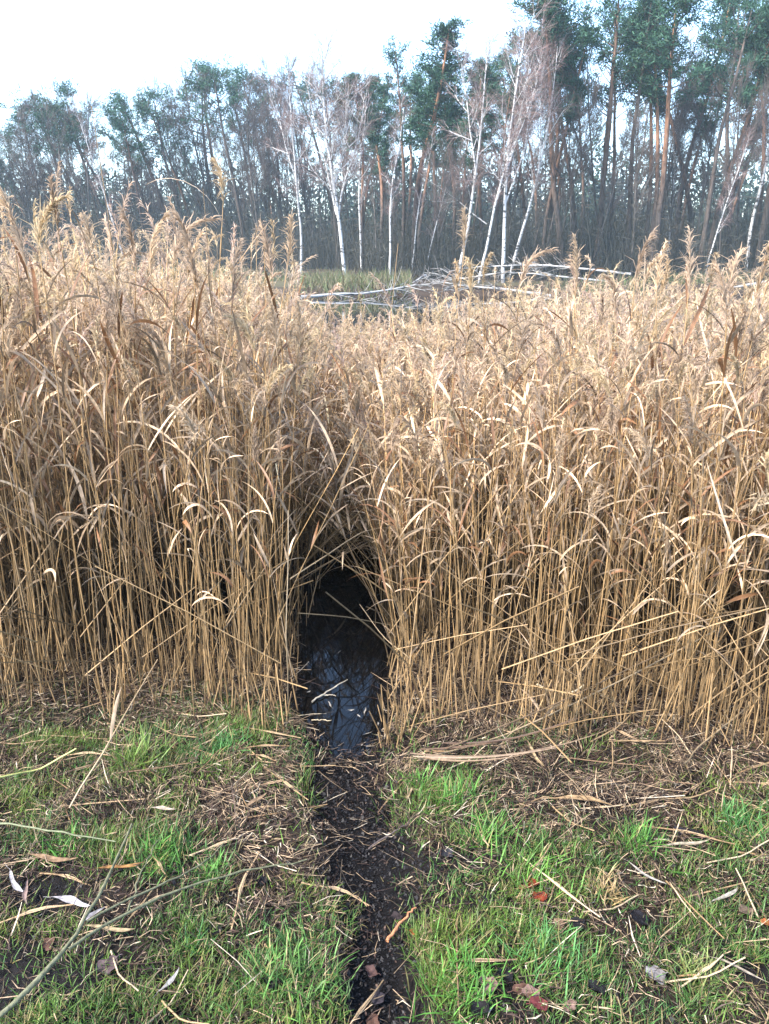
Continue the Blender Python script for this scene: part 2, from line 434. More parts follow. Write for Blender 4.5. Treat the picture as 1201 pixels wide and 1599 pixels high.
def make_bare(seed, H=14, birch=True, leaders=2, spread=1.0, fork=.42):
    r = R(seed); rs = np.random.default_rng(seed)
    root = empty('birch_tree' if birch else 'alder_tree')
    white = np.array([0.45, 0.44, 0.43]) if birch else np.array([0.075, 0.066, 0.06])
    grey = np.array([0.42, 0.39, 0.37]) if birch else np.array([0.085, 0.072, 0.064])
    fine = np.array([0.17, 0.115, 0.105]) if birch else np.array([0.10, 0.078, 0.07])
    mt = M_BIRCH if birch else M_BARK
    tr = limb(r, (0, 0, -.2), (r.g(0, .03), r.g(0, .03), 1), H, 16, .04, .22)
    s = np.linspace(0, 1, 16)
    base = np.where(s[:, None] < .05, np.array([[.08, .07, .065]]) if birch else white[None], white[None])
    g = Geo(); tubes(g, tr[None], (.095 * (1 - s) ** .8 + .016)[None], base[None], 7)
    stems = [tr]
    for i in range(leaders - 1):
        q = fork + r.u(-.12, .1); p, d = along(tr, q)
        ld = limb(r, p, around(r, d, r.u(.25, .45)), H * (1 - q) * r.u(.8, 1.0), 12, .055, .35)
        tubes(g, ld[None], np.linspace(.06, .01, 12)[None], white, 6); stems.append(ld)
    if birch:
        g = Geo(); tubes(g, stems[0][None], (.10 * (1 - s) ** .8 + .016)[None], base[None], 7); g.obj('trunk', [mt], root)
        for ld in stems[1:]:
            g = Geo(); tubes(g, ld[None], np.linspace(.055, .013, 12)[None], white, 6); g.obj('trunk', [mt], root)
    else: g.obj('trunk', [mt], root)
    gl = Geo(); gc = Geo(); A, AR, B, BR, T3 = [], [], [], [], []
    for si, st in enumerate(stems):
        n1 = 15 if si == 0 else 9
        for i in range(n1):
            q = (.33 + .65 * (i + r.u(0, 1)) / n1) if si == 0 else (.15 + .83 * (i + r.u(0, 1)) / n1)
            q = min(q, .97); p, d = along(st, q)
            L = r.u(1.6, 3.6) * (1.15 - q * .75) * spread
            b = limb(r, p, around(r, d, r.u(.45, .85)), L, 6, .1, .55)
            A.append(b); AR.append(np.linspace(.030, .011, 6) * (1.25 - q * .6))
            for _ in range(8):
                p2, d2 = along(b, r.u(.2, 1))
                c = limb(r, p2, around(r, d2, r.u(.3, .8)) + np.array([0, 0, .2]), r.u(.6, 1.5) * spread, 4, .12, .2 if not birch else .0)
                B.append(c); BR.append(np.linspace(.011, .005, 4))
                for _ in range(12):
                    p3, d3 = along(c, r.u(.15, 1))
                    T3.append(limb(r, p3, around(r, d3, r.u(.2, .8)), r.u(.35, .95), 3, .15, -.5 if birch else .25))
    if birch:
        for a_, b_ in zip(A, AR):
            g = Geo(); tubes(g, a_[None], b_[None], white * .9, 5); g.obj('limb', [mt], root)
    else: batch(gl, A, AR, white * .9, 4)
    batch(gl, B, BR, grey, 3)
    tag(gl.obj('branches', [mt], root), kind='stuff')
    T3 = np.array(T3); d = unit(T3[:, -1] - T3[:, 0])
    side = unit(np.cross(d, rs.normal(size=d.shape)))
    ribbons(gc, T3, np.array([.013, .011, .006]), side, fine * rs.uniform(.7, 1.3, (len(T3), 1)))
    tag(gc.obj('crown', [M_FINE], root), kind='stuff')
    return root

PINES = [make_pine(1, 18, .66, 2.1, 26), make_pine(2, 18, .64, 1.8, 26), make_pine(3, 18, .72, 2.3, 22), make_pine(4, 18, .52, 1.6, 34),
         make_pine(5, 18, .62, 2.9, 20, .7, .06, (0.10, 0.08, 0.068)), make_pine(6, 18, .68, 3.1, 17, .6, -.09, (0.09, 0.075, 0.065)),
         make_pine(7, 18, .60, 2.5, 20, .55, -.05, (0.16, 0.10, 0.07))]
BIRCHES = [make_bare(21, 14, True, 3), make_bare(22, 14, True, 2, .8), make_bare(23, 14, True, 4, 1.15, .35), make_bare(24, 14, True, 1, .6)]
ALDERS = [make_bare(31, 14, False, 3, 1.1), make_bare(32, 14, False, 2, .9), make_bare(33, 14, False, 4, 1.2, .3)]
used_proto = set()
def place_tree(proto, H0, u, D, top_v, lean=0.0, label='', cat='tree', group=None, rot=None, wide=1.0, base_v=None):
    """Stand a tree whose foot is seen at column u, D metres off, tall enough for its top to be seen at row top_v."""
    x = (u - 600.5) / FPX * D * CP * 1.0
    x = Q(u, 430, D)[0]
    z0 = float(height(x, D)); top = Q(u, top_v, D)[2]
    k = (top - z0) / (H0 * math.cos(lean))
    if id(proto) in used_proto: o = copy_tree(proto)
    else: o = proto; used_proto.add(id(proto))
    o.location = (x, D, z0)
    o.scale = (k * wide, k * wide, k)
    rz = random.uniform(0, 6.28) if rot is None else rot
    e = (Euler((0, lean, 0)).to_matrix() @ Euler((0, 0, rz)).to_matrix()).to_euler()
    o.rotation_euler = e
    tag(o, label, cat, group)
    return o

# the birches along the water, one by one
GB = 'white birches standing at the water edge of the far bank'
for (pi, u, D, tv, ln, w, lab) in [
    (2, 540, 43, 72, .0, 1.15, 'white birch with wide branching crown beside the grassy gap of the far bank'),
    (3, 609, 42, 165, -.10, .9, 'slender white birch trunk bending to the left beyond the fallen birch'),
    (3, 642, 47, 205, .0, .7, 'thin straight white birch in front of the dense green pine crown'),
    (1, 713, 43, 68, .02, 1.0, 'white birch with a narrow fork, first of the close birches right of the pine'),
    (3, 748, 42, 110, .07, .9, 'pale birch trunk leaning right, between the two forked birches'),
    (0, 786, 42, 26, -.06, 1.05, 'tallest white birch with many rising branches and reddish twigs'),
    (1, 795, 45, 60, .07, .9, 'white birch close behind the tallest birch, leaning to the right'),
    (3, 1098, 44, 215, .24, .8, 'pale trunk leaning strongly to the right among the pines'),
    (3, 660, 46, 260, .15, .8, 'short white birch stem slanting right near the fallen birch'),
    (3, 565, 48, 120, -.06, .8, 'thin grey birch leaning left just behind the wide branching birch'),
    (1, 470, 50, 110, -.08, .9, 'grey birch left of the grassy gap, leaning to the left'),
    (3, 1040, 52, 110, .03, .7, 'thin pale birch beside the big red barked pine'),
    (3, 200, 60, 160, -.10, .8, 'pale thin birch among the leaning trees of the far left bank'),
    (1, 1165, 47, -10, .03, .9, 'pale forked birch near the right end of the far bank')]:
    place_tree(BIRCHES[pi], 14, u, D, tv, ln, lab, 'birch tree', GB, None, w)

# pines and other trees that can be told apart
GP = 'tall pines along the far bank'
for (pi, u, D, tv, ln, w, lab) in [
    (3, 645, 50, 48, .0, 1.35, 'pine with a dense rounded green crown standing left of the white birches'),
    (0, 1022, 46, -30, .02, 1.25, 'big red barked pine with a thick straight trunk and high crown'),
    (1, 853, 50, 10, -.01, 1.1, 'reddish pine just right of the tallest birch'),
    (2, 880, 47, -25, .0, 1.2, 'dark trunked pine under the topmost dark green crown'),
    (6, 935, 48, -40, -.02, 1.1, 'pine with a pinkish upper trunk left of the big red barked pine'),
    (4, 1090, 47, 20, .10, 1.1, 'curving grey pine bending right beyond the big red barked pine'),
    (0, 1178, 47, -35, .03, 1.2, 'pine at the right end of the row with a spreading crown')]:
    place_tree(PINES[pi], 18, u, D, tv, ln, lab, 'pine tree', GP, None, w)
prof_u = [-150, 0, 40, 90, 150, 200, 250, 300, 340, 420, 480, 520, 560, 600, 640, 680, 720, 780, 830, 870, 950, 1100, 1350]
prof_v = [195, 180, 165, 155, 130, 140, 135, 125, 100, 95, 90, 105, 95, 70, 50, 90, 90, 70, 45, 0, -25, -10, -30]
def zone_of(u):
    for lim, z in [(120, 'at the far left end of the wood'), (240, 'around the pale leaning birch on the left'), (360, 'behind the tallest plumed reed'),
                   (490, 'beside the grey birch on the left'), (590, 'behind the wide branching birch'), (690, 'around the dense rounded pine'),
                   (770, 'behind the forked white birch'), (860, 'behind the tallest white birch'), (960, 'above the pile of fallen birches'),
                   (1075, 'beside the big red barked pine'), (1160, 'beside the strongly leaning pale trunk')]:
        if u < lim: return z
    return 'at the far right end of the wood'
def top_at(u): return float(np.interp(u, prof_u, prof_v))
rt = random.Random(8)
u = -130
while u < 1330:                       # front rank
    right = u > 560
    D = rt.uniform(47, 58) if right else rt.uniform(62, 74)
    pi = rt.choice([0, 1, 2, 3, 6, 4]) if right else rt.choice([4, 5, 6, 5])
    lean = rt.gauss(0, .025) if right else rt.gauss(-.19, .07)
    tv = top_at(u) + rt.uniform(0, 45)
    look = ['straight reddish', 'slim reddish', 'broad crowned', 'dense low crowned', 'thin crowned grey', 'high crowned grey', 'thin brown'][pi]
    zone = zone_of(u)
    if right: lab, gr = f'{look} pine in the front rank {zone}', 'front rank of pines of the right far bank'
    else: lab, gr = f'{look} pine leaning left {zone}', 'leaning pines of the left far bank'
    if not right and rt.random() < .28:
        ai = rt.randrange(3); place_tree(ALDERS[ai], 14, u, D, tv, lean * .6, f"{['broad', 'slim', 'many stemmed'][ai]} bare alder of the front rank {zone}", 'alder tree', 'bare alders of the left front rank', None, 1.0); u += rt.uniform(14, 26); continue
    place_tree(PINES[pi], 18, u + rt.uniform(-6, 6), D, tv, lean, lab, 'pine tree', gr, None, rt.uniform(.85, 1.15) * (1.0 if right else 1.25))
    u += rt.uniform(18, 33) if right else rt.uniform(14, 26)
u = -120
while u < 1330:                       # second rank, a little lower
    right = u > 560
    D = rt.uniform(60, 74) if right else rt.uniform(76, 92)
    tv = (rt.uniform(60, 200) if right else rt.uniform(185, 270))
    lab, gr = f'pine half hidden in the second rank {zone_of(u)}', 'second rank of the far wood'
    place_tree(PINES[rt.randrange(7)], 18, u, D, tv, rt.gauss(0, .03) if right else rt.gauss(-.1, .04), lab, 'pine tree', gr, None, rt.uniform(.8, 1.1))
    u += rt.uniform(30, 54) if not right else rt.uniform(44, 76)
u = -110
while u < 1330:                       # bare trees between
    D = (rt.uniform(45, 58) if u > 560 else rt.uniform(58, 72))
    tv = max(60, top_at(u) + 60) + rt.uniform(-30, 130) if u > 560 else top_at(u) + rt.uniform(5, 120)
    ai = rt.randrange(3); hgt = 'low' if tv > 230 else ('tall' if tv < 150 else 'middling')
    lab = f"{hgt} {['broad', 'slim', 'many stemmed'][ai]} bare alder between the pines {zone_of(u)}"
    place_tree(ALDERS[ai], 14, u, D, tv, rt.gauss(.0 if u > 560 else -.08, .09), lab, 'alder tree', 'bare alders of the ' + ('right' if u > 560 else 'left') + ' far bank', None, rt.uniform(.7, 1.0))
    u += rt.uniform(20, 36)

# ------------------------------------------------------------------ the thicket and far-off wood (nobody could count it)
def thicket():
    g = Geo(); n = 15000
    rs = np.random.default_rng(77)
    u = rs.uniform(-200, 1400, n); D = np.where(u > 560, rs.uniform(43, 74, n), rs.uniform(57, 95, n))
    x = (u - 600.5) / FPX * D * .95
    z = height(x, D) - .1
    L = rs.uniform(1.2, 4.8, n) * (0.6 + .8 * vnoise(x, D, 6, 91)) * np.where(D > 62, 1.5, 1)
    lean = rs.normal(0, .16, (n, 2)); s = np.linspace(0, 1, 5)
    bend = rs.normal(0, .14, (n, 2))
    Pt = np.zeros((n, 5, 3))
    Pt[:, :, 0] = x[:, None] + (lean[:, :1] * s + bend[:, :1] * s ** 2) * L[:, None]
    Pt[:, :, 1] = D[:, None] + (lean[:, 1:] * s + bend[:, 1:] * s ** 2) * L[:, None]
    Pt[:, :, 2] = z[:, None] + s * L[:, None]
    C = np.array([0.032, 0.033, 0.028]) * rs.uniform(.4, 1.5, (n, 1)) + rs.uniform(0, .025, (n, 1)) * np.array([1, .8, .6])
    ribbons(g, Pt, np.array([.035, .03, .022, .015, .006]), np.tile([1.0, 0.1, 0], (n, 1)), C)
    m = 52000                               # side twigs
    j = rs.integers(0, n, m); t = rs.integers(1, 5, m)
    st = Pt[j, t]; v = unit(rs.normal(size=(m, 3)) * np.array([1, 1, .5]) + np.array([0, 0, .6])); l = rs.uniform(.3, 1.1, (m, 1))
    Q2 = np.stack([st, st + v * l * .5, st + v * l + np.array([0, 0, -.06]) * l], 1)
    side = unit(np.cross(v, rs.normal(size=(m, 3))))
    ribbons(g, Q2, np.array([.022, .016, .007]), side, C[j] * rs.uniform(.8, 1.5, (m, 1)))
    o = g.obj('scrub', [M_SCRUB]); tag(o, 'grey leafless scrub filling the far bank between the tree trunks', 'scrub', None, 'stuff')
thicket()

def far_wood():
    g = Geo(); rs = np.random.default_rng(78)
    n = 700
    u = rs.uniform(-300, 1500, n); D = rs.uniform(92, 150, n); x = (u - 600.5) / FPX * D * .95
    H = 1.65 + (395 - (np.interp(u, [0, 400, 600, 800, 1200], [292, 285, 272, 262, 268]) + rs.uniform(-8, 90, n))) / FPX * D
    z = height(x, D) - .2
    s = np.linspace(0, 1, 5); lean = rs.normal(0, .05, (n, 1))
    Pt = np.stack([x[:, None] + lean * s * H[:, None], np.repeat(D[:, None], 5, 1), z[:, None] + s * H[:, None]], -1)
    tubes(g, Pt, np.array([.16, .13, .11, .08, .04]), np.array([0.05, 0.042, 0.04]) * rs.uniform(.6, 1.5, (n, 1)), 4)
    m = 90000                               # their foliage and twigs
    j = rs.integers(0, n, m); t = rs.uniform(.0, 1.0, m) ** .8
    c = Pt[j, 0] * (1 - t)[:, None] + Pt[j, 4] * t[:, None]
    c = c + rs.normal(size=(m, 3)) * np.array([1.7, 1.7, .7])
    c[:, 2] = np.maximum(c[:, 2], .2)
    v = unit(rs.normal(size=(m, 3)) + np.array([0, 0, .5])); l = rs.uniform(.35, .9, (m, 1))
    side = unit(np.cross(v, rs.normal(size=(m, 3))))
    green = (vnoise(u[j], D[j], 60, 5) > .45)[:, None]
    C = np.where(green, np.array([[0.030, 0.048, 0.036]]), np.array([[0.040, 0.044, 0.040]])) * rs.uniform(.4, 1.5, (m, 1))
    ribbons(g, np.stack([c, c + v * l], 1), rs.uniform(.12, .3, (m, 1)), side, C)
    o = g.obj('far_wood', [M_SCRUB]); tag(o, 'far-off dark wood closing the view behind the pines', 'wood', None, 'stuff')
far_wood()

def bank_grass():
    g = Geo(); rs = np.random.default_rng(79); n = 14000
    u = rs.uniform(-100, 1300, n); D0 = rs.uniform(0, 7, n) ** 1.0
    x = (u - 600.5) / FPX * 40 * .95; D = shore(x) + .1 + D0
    dens = vnoise(x, D, 5, 55) + np.where((u > 470) & (u < 640), .5, 0)
    k = dens > .55; x, D, u = x[k], D[k], u[k]; n = len(x)
    z = height(x, D); L = rs.uniform(.25, .7, n)
    v = unit(rs.normal(size=(n, 3)) * .35 + np.array([0, 0, 1])); b = np.stack([x, D, z], 1)
    Pt = np.stack([b, b + v * L[:, None] * .6, b + v * L[:, None] + rs.normal(size=(n, 3)) * .1], 1)
    C = np.array([0.15, 0.13, 0.07]) * rs.uniform(.4, 1.3, (n, 1)) * np.where(rs.random((n, 1)) < .35, np.array([[.6, .9, .6]]), 1)
    ribbons(g, Pt, np.array([.035, .025, .008]), np.tile([1.0, 0, 0], (n, 1)), C)
    tag(g.obj('bank_grass', [M_BLADE]), 'yellowish tussock grass along the far waterline', 'grass', None, 'stuff')
bank_grass()

# ------------------------------------------------------------------ fallen birches in the shallows of the far bank
def fallen(u0, v0, D0, u1, v1, D1, rad, seed, label, nb=13):
    r = R(seed); a = Q(u0, v0, D0); b = Q(u1, v1, D1)
    root = empty('fallen_birch', a); a0 = np.zeros(3); d = b - a; L = np.linalg.norm(d)
    tr = limb(r, a0, d, L, 12, .05, .0); tr = tr + (d - tr[-1]) * np.linspace(0, 1, 12)[:, None]
    g = Geo(); tubes(g, tr[None], np.linspace(rad * .8, rad * .2, 12)[None], (.30, .295, .29), 6); g.obj('trunk', [M_BIRCH], root)
    gl = Geo(); A = []; AR = []; B = []; BR = []
    for i in range(nb):
        p, dd = along(tr, r.u(.25, 1)); w = around(r, dd, r.u(.4, 1.1)); w[2] = abs(w[2]) * .2 if r.u(0, 1) < .4 else w[2] * .12
        c = limb(r, p, w, r.u(.6, 1.7), 6, .10, -.1); A.append(c); AR.append(np.linspace(rad * .3, .010, 6))
        for _ in range(4):
            p2, d2 = along(c, r.u(.2, 1)); B.append(limb(r, p2, around(r, d2, .7), r.u(.3, 1.0), 4, .15, .1)); BR.append(np.linspace(.014, .007, 4))
    batch(gl, B, BR, (.20, .185, .175), 3); tag(gl.obj('branches', [M_BIRCH], root), kind='stuff')
    for a_, b_ in zip(A, AR):
        g = Geo(); tubes(g, a_[None], b_[None], (.22, .215, .20), 5); g.obj('limb', [M_BIRCH], root)
    tag(root, label, 'fallen tree', 'fallen birches along the far waterline')
fallen(470, 464, 33, 650, 444, 35, .10, 1, 'fallen birch reaching over the dark water left of the standing reeds plumes')
fallen(495, 478, 32, 610, 474, 33, .06, 2, 'thin white branch lying low on the water below the fallen birch', 8)
fallen(985, 428, 38, 700, 424, 41, .075, 3, 'uppermost fallen birch of the pile below the pines')
fallen(960, 440, 37, 690, 438, 39, .07, 4, 'middle fallen birch of the pile below the pines')
fallen(860, 462, 35, 680, 438, 37, .08, 5, 'lowest fallen birch of the pile, dipping to the water')
fallen(1195, 440, 38, 990, 470, 36, .09, 6, 'fallen birch behind the plumes near the right end of the bank')
fallen(760, 350, 46, 655, 270, 47, .05, 7, 'broken trunk hanging aslant between the white birches and the pines', 5)
fallen(665, 430, 40, 620, 452, 36, .07, 9, 'short white log sloping down to the water in the middle of the bank', 5)

# ------------------------------------------------------------------ reeds
STALK_C = np.array([0.265, 0.175, 0.087]); BLADE_C = np.array([0.345, 0.250, 0.163]); PLUME_C = np.array([0.47, 0.355, 0.240])
def reeds(n, base, H, lean, bend, rs, nleaf, plume, fil=40, detail=False, az0=None, tone=None, lowleaf=.36, foot=None):
    """Returns [stalk geometry], leaf strands and plume strands for n reeds standing at base."""
    k = 8; s = np.linspace(0, 1, k)
    Pt = np.zeros((n, k, 3))
    wob = rs.normal(0, .006, (n, 2, 1)) * np.sin(s * 7 + rs.uniform(0, 6, (n, 1, 1)))
    for a in (0, 1):
        Pt[:, :, a] = base[:, a:a + 1] + (lean[:, a:a + 1] * s + bend[:, a:a + 1] * s ** 2.5) * H[:, None] + wob[:, a]
    L2 = np.linalg.norm(lean, axis=1)
    Pt[:, :, 2] = base[:, 2:3] + H[:, None] * s * np.sqrt(np.clip(1 - (L2 * .8) ** 2, .1, 1))[:, None]
    if tone is None: tone = np.clip(np.exp(rs.normal(-.08, .6, (n, 1))), .2, 2.4)
    warm = rs.uniform(0, 1, (n, 1))
    sc = STALK_C * tone * (1 - warm * np.array([0, .08, .22]))
    rad = (rs.uniform(.0017, .0033, (n, 1)) * np.linspace(1, .45, k)[None])
    # shade low in the bed painted into the stalk colour: darker foot, paler top
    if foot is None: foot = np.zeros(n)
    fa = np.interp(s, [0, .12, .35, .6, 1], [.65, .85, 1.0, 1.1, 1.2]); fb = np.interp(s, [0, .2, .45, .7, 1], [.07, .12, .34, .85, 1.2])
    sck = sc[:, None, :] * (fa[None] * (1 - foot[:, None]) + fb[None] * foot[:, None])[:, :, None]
    stalk = (Pt, rad, sck)
    # leaves
    J = np.repeat(np.arange(n), nleaf); m = len(J)
    t = lowleaf + (0.97 - lowleaf) * rs.uniform(0, 1, m) ** .6
    f = t * (k - 1); i = np.minimum(f.astype(int), k - 2); q = (f - i)[:, None]
    st = Pt[J, i] * (1 - q) + Pt[J, i + 1] * q
    az = rs.uniform(0, 2 * math.pi, m)
    L = rs.uniform(.11, .32, m) * np.where(t < .5, .8, 1)
    kk = 8; tt = np.linspace(0, 1, kk)
    th0 = rs.uniform(.15, .75, m); dth = rs.uniform(.3, 2.4, m) * np.where(rs.random(m) < .35, .3, 1)
    th = th0[:, None] + dth[:, None] * tt ** 1.25
    azk = az[:, None] + rs.normal(0, .5, (m, 1)) * tt
    d = np.stack([np.sin(th) * np.cos(azk), np.sin(th) * np.sin(azk), np.cos(th)], -1)
    step = (L / (kk - 1))[:, None, None]
    LP = st[:, None, :] + np.concatenate([np.zeros((m, 1, 3)), np.cumsum((d[:, :-1] + d[:, 1:]) * .5, 1) * step], 1)
    hor = np.stack([-np.sin(azk), np.cos(azk), 0 * azk], -1)
    nor = np.cross(d, hor)
    tw = rs.normal(0, .5, (m, 1)) + rs.normal(0, 1.3, (m, 1)) * tt
    side = hor * np.cos(tw)[..., None] + nor * np.sin(tw)[..., None]
    W = rs.uniform(.004, .0155, (m, 1)) * np.interp(tt, [0, .12, .35, .7, .92, 1], [.45, .8, 1, .8, .35, .06])[None]
    russet = (rs.random((m, 1)) < .16)
    lc = BLADE_C * np.clip(np.exp(rs.normal(-.12, .5, (m, 1))), .25, 2.2) * (.6 + .4 * tone[J])
    lc = np.where(russet, np.array([[.17, .085, .04]]) * rs.uniform(.7, 1.4, (m, 1)), lc)
    lck = lc[:, None, :] * np.interp(tt, [0, .5, 1], [.85, 1.05, .95])[None, :, None]
    leaf = (LP, W, side, lck, J)
    # plumes
    pj = np.nonzero(plume)[0]; pl = None
    if len(pj):
        a0 = rs.uniform(0, 2 * math.pi, len(pj)) if az0 is None else az0[pj]
        PL = rs.uniform(.13, .24, len(pj)); ks = 7; ss = np.linspace(0, 1, ks)
        dd = unit(Pt[pj, -1] - Pt[pj, -2])
        nod = rs.uniform(.2, 1.3, len(pj))
        dirn = dd[:, None, :] * np.cos(nod[:, None] * ss ** 1.3)[..., None] + np.stack([np.cos(a0), np.sin(a0), 0 * a0 - .15], -1)[:, None, :] * np.sin(nod[:, None] * ss ** 1.3)[..., None]
        ax = Pt[pj, -1][:, None, :] + np.concatenate([np.zeros((len(pj), 1, 3)), np.cumsum(dirn[:, 1:], 1)], 1) * (PL / (ks - 1))[:, None, None]
        K2 = np.repeat(np.arange(len(pj)), fil); mm = len(K2)
        t = rs.uniform(0, 1, mm); f = t * (ks - 1); i = np.minimum(f.astype(int), ks - 2); q = (f - i)[:, None]
        s0 = ax[K2, i] * (1 - q) + ax[K2, i + 1] * q
        axd = dirn[K2, i]
        out = unit(rs.normal(size=(mm, 3)) + np.stack([np.cos(a0[K2]), np.sin(a0[K2]), 0 * t], -1) * .9)
        fl = PL[K2] * rs.uniform(.25, .55, mm) * (1.0 - .65 * t) * np.interp(t, [0, .15, 1], [.7, 1, 1])
        d1 = unit(axd * .95 + out * .55); d2 = unit(axd * .6 + out * .5 + np.array([0, 0, -.55]))
        FP = np.stack([s0, s0 + d1 * fl[:, None] * .5, s0 + (d1 * .5 + d2 * .5) * fl[:, None]], 1)
        fs = unit(np.cross(d1, rs.normal(size=(mm, 3))))
        pc = PLUME_C * (rs.uniform(.7, 1.25, (len(pj), 1)) * (1 + rs.uniform(-.12, .12, (len(pj), 3)) * np.array([0, .3, 1])))
        pl = (ax, FP, fs, pc, K2, pj)
    return stalk, leaf, pl

def plume_geo(g, pl, sel=None, wid=.0042):
    ax, FP, fs, pc, K2, pj = pl
    tubes(g, ax, np.linspace(.0015, .0006, ax.shape[1]), pc, 3)
    tn = rng.uniform(.75, 1.25, (len(FP), 1))
    ribbons(g, FP, np.array([wid * .75, wid, wid * .25]), fs, pc[K2] * tn)

# where reeds stand
def reed_field():
    rs = np.random.default_rng(2024)
    n = 22000
    y = rs.uniform(2.25, 9.5, n); half = 0.52 * y + 1.4
    x = rs.uniform(-1, 1, n) * half
    dens = np.interp(y, [2.3, 4, 6, 9.5], [1.0, .9, .62, .40])
    clump = .12 + 1.9 * sstep(.25, .75, vnoise(x, y, .13, 41)) * (.35 + vnoise(x, y, .5, 42))
    ok = rs.random(n) * 1.0 < dens * clump * (half / 5.6) * 1.55
    off = np.abs(x - path_x(y)); w = path_w(y)
    ok &= (y > bank_edge(x) + .22 * rs.random(n) ** 2 - .03) | ((y > bank_edge(x) - .16) & (rs.random(n) < .10))
    ok &= y > 2.25
    ok &= ~((x > path_x(y)) & (off < .46) & (y < 3.05) & (rs.random(n) < .72))
    ok &= ~((off < w * 1.02 + .01) & (y < POOL_Y1 + .4))
    ok &= ~((off < np.interp(y, [4.4, 5.2, 7.2], [.19, .19, .19])) & (y < 5.25) & (rs.random(n) < .97))
    x, y = x[ok], y[ok]
    return x, y, rs
RX, RY, RRS = reed_field()
RN = len(RX)
print('reeds', RN)
RU, RV = project(np.stack([RX, RY, 0 * RX + 1.0], 1))
def reed_height(u, x, y, rs):
    h = np.interp(u, [-200, 0, 200, 350, 440, 520, 600, 700, 850, 1000, 1200, 1400],
                  [1.38, 1.35, 1.30, 1.25, 1.18, 1.03, .98, 1.02, 1.08, 1.11, 1.15, 1.18])
    drop = np.interp(y, [2.4, 3.5, 5, 7, 9.5], [-.06, .0, .0, .0, .0]) + np.interp(u, [300, 480, 620, 800], [0, 1, 1, .3]) * np.interp(y, [3, 5, 9], [0, -.15, -.30])
    hh = h + drop + rs.normal(0, .10, len(x)) + .12 * (vnoise(x, y, .4, 61) - .5)
    return hh
RH = reed_height(RU, RX, RY, RRS)
short = RRS.random(RN) < .16
RH[short] *= RRS.uniform(.45, .85, short.sum())
tall = RRS.random(RN) < .085
RH[tall] += RRS.uniform(.10, .34, tall.sum()) * np.where(RU[tall] < 450, 1.2, .8)
RZ = height(RX, RY)
RH = np.maximum(RH - RZ, .3)
RL = RRS.normal(0, .045, (RN, 2)); wild = RRS.random(RN) < .10
RL[wild] = RRS.normal(0, .28, (wild.sum(), 2))
offc = RX - path_x(RY)
near = np.exp(-(np.abs(offc) - path_w(RY)).clip(0) / .22) * (RY < 8)
RL[:, 0] += -np.sign(offc) * near * np.interp(RY, [2.5, 3.2, 3.9, 5.0, 5.4, 8], [.0, .0, .0, .02, .22, .2]) * RRS.uniform(.2, 1.5, RN)
RL[:, 0] += np.where((RU > 600) & (RU < 760), -.05, 0)
RB = RRS.normal(0, .05, (RN, 2)); RB[:, 0] += .0
plume = ((RRS.random(RN) < np.where(RY < 3.3, .42, .62)) | tall) & ~short
inview = (RU > -40) & (RU < 1240)
order = np.argsort(RY + (~inview) * 100)
IND = order[:300]; REST = np.setdiff1d(np.arange(RN), IND)

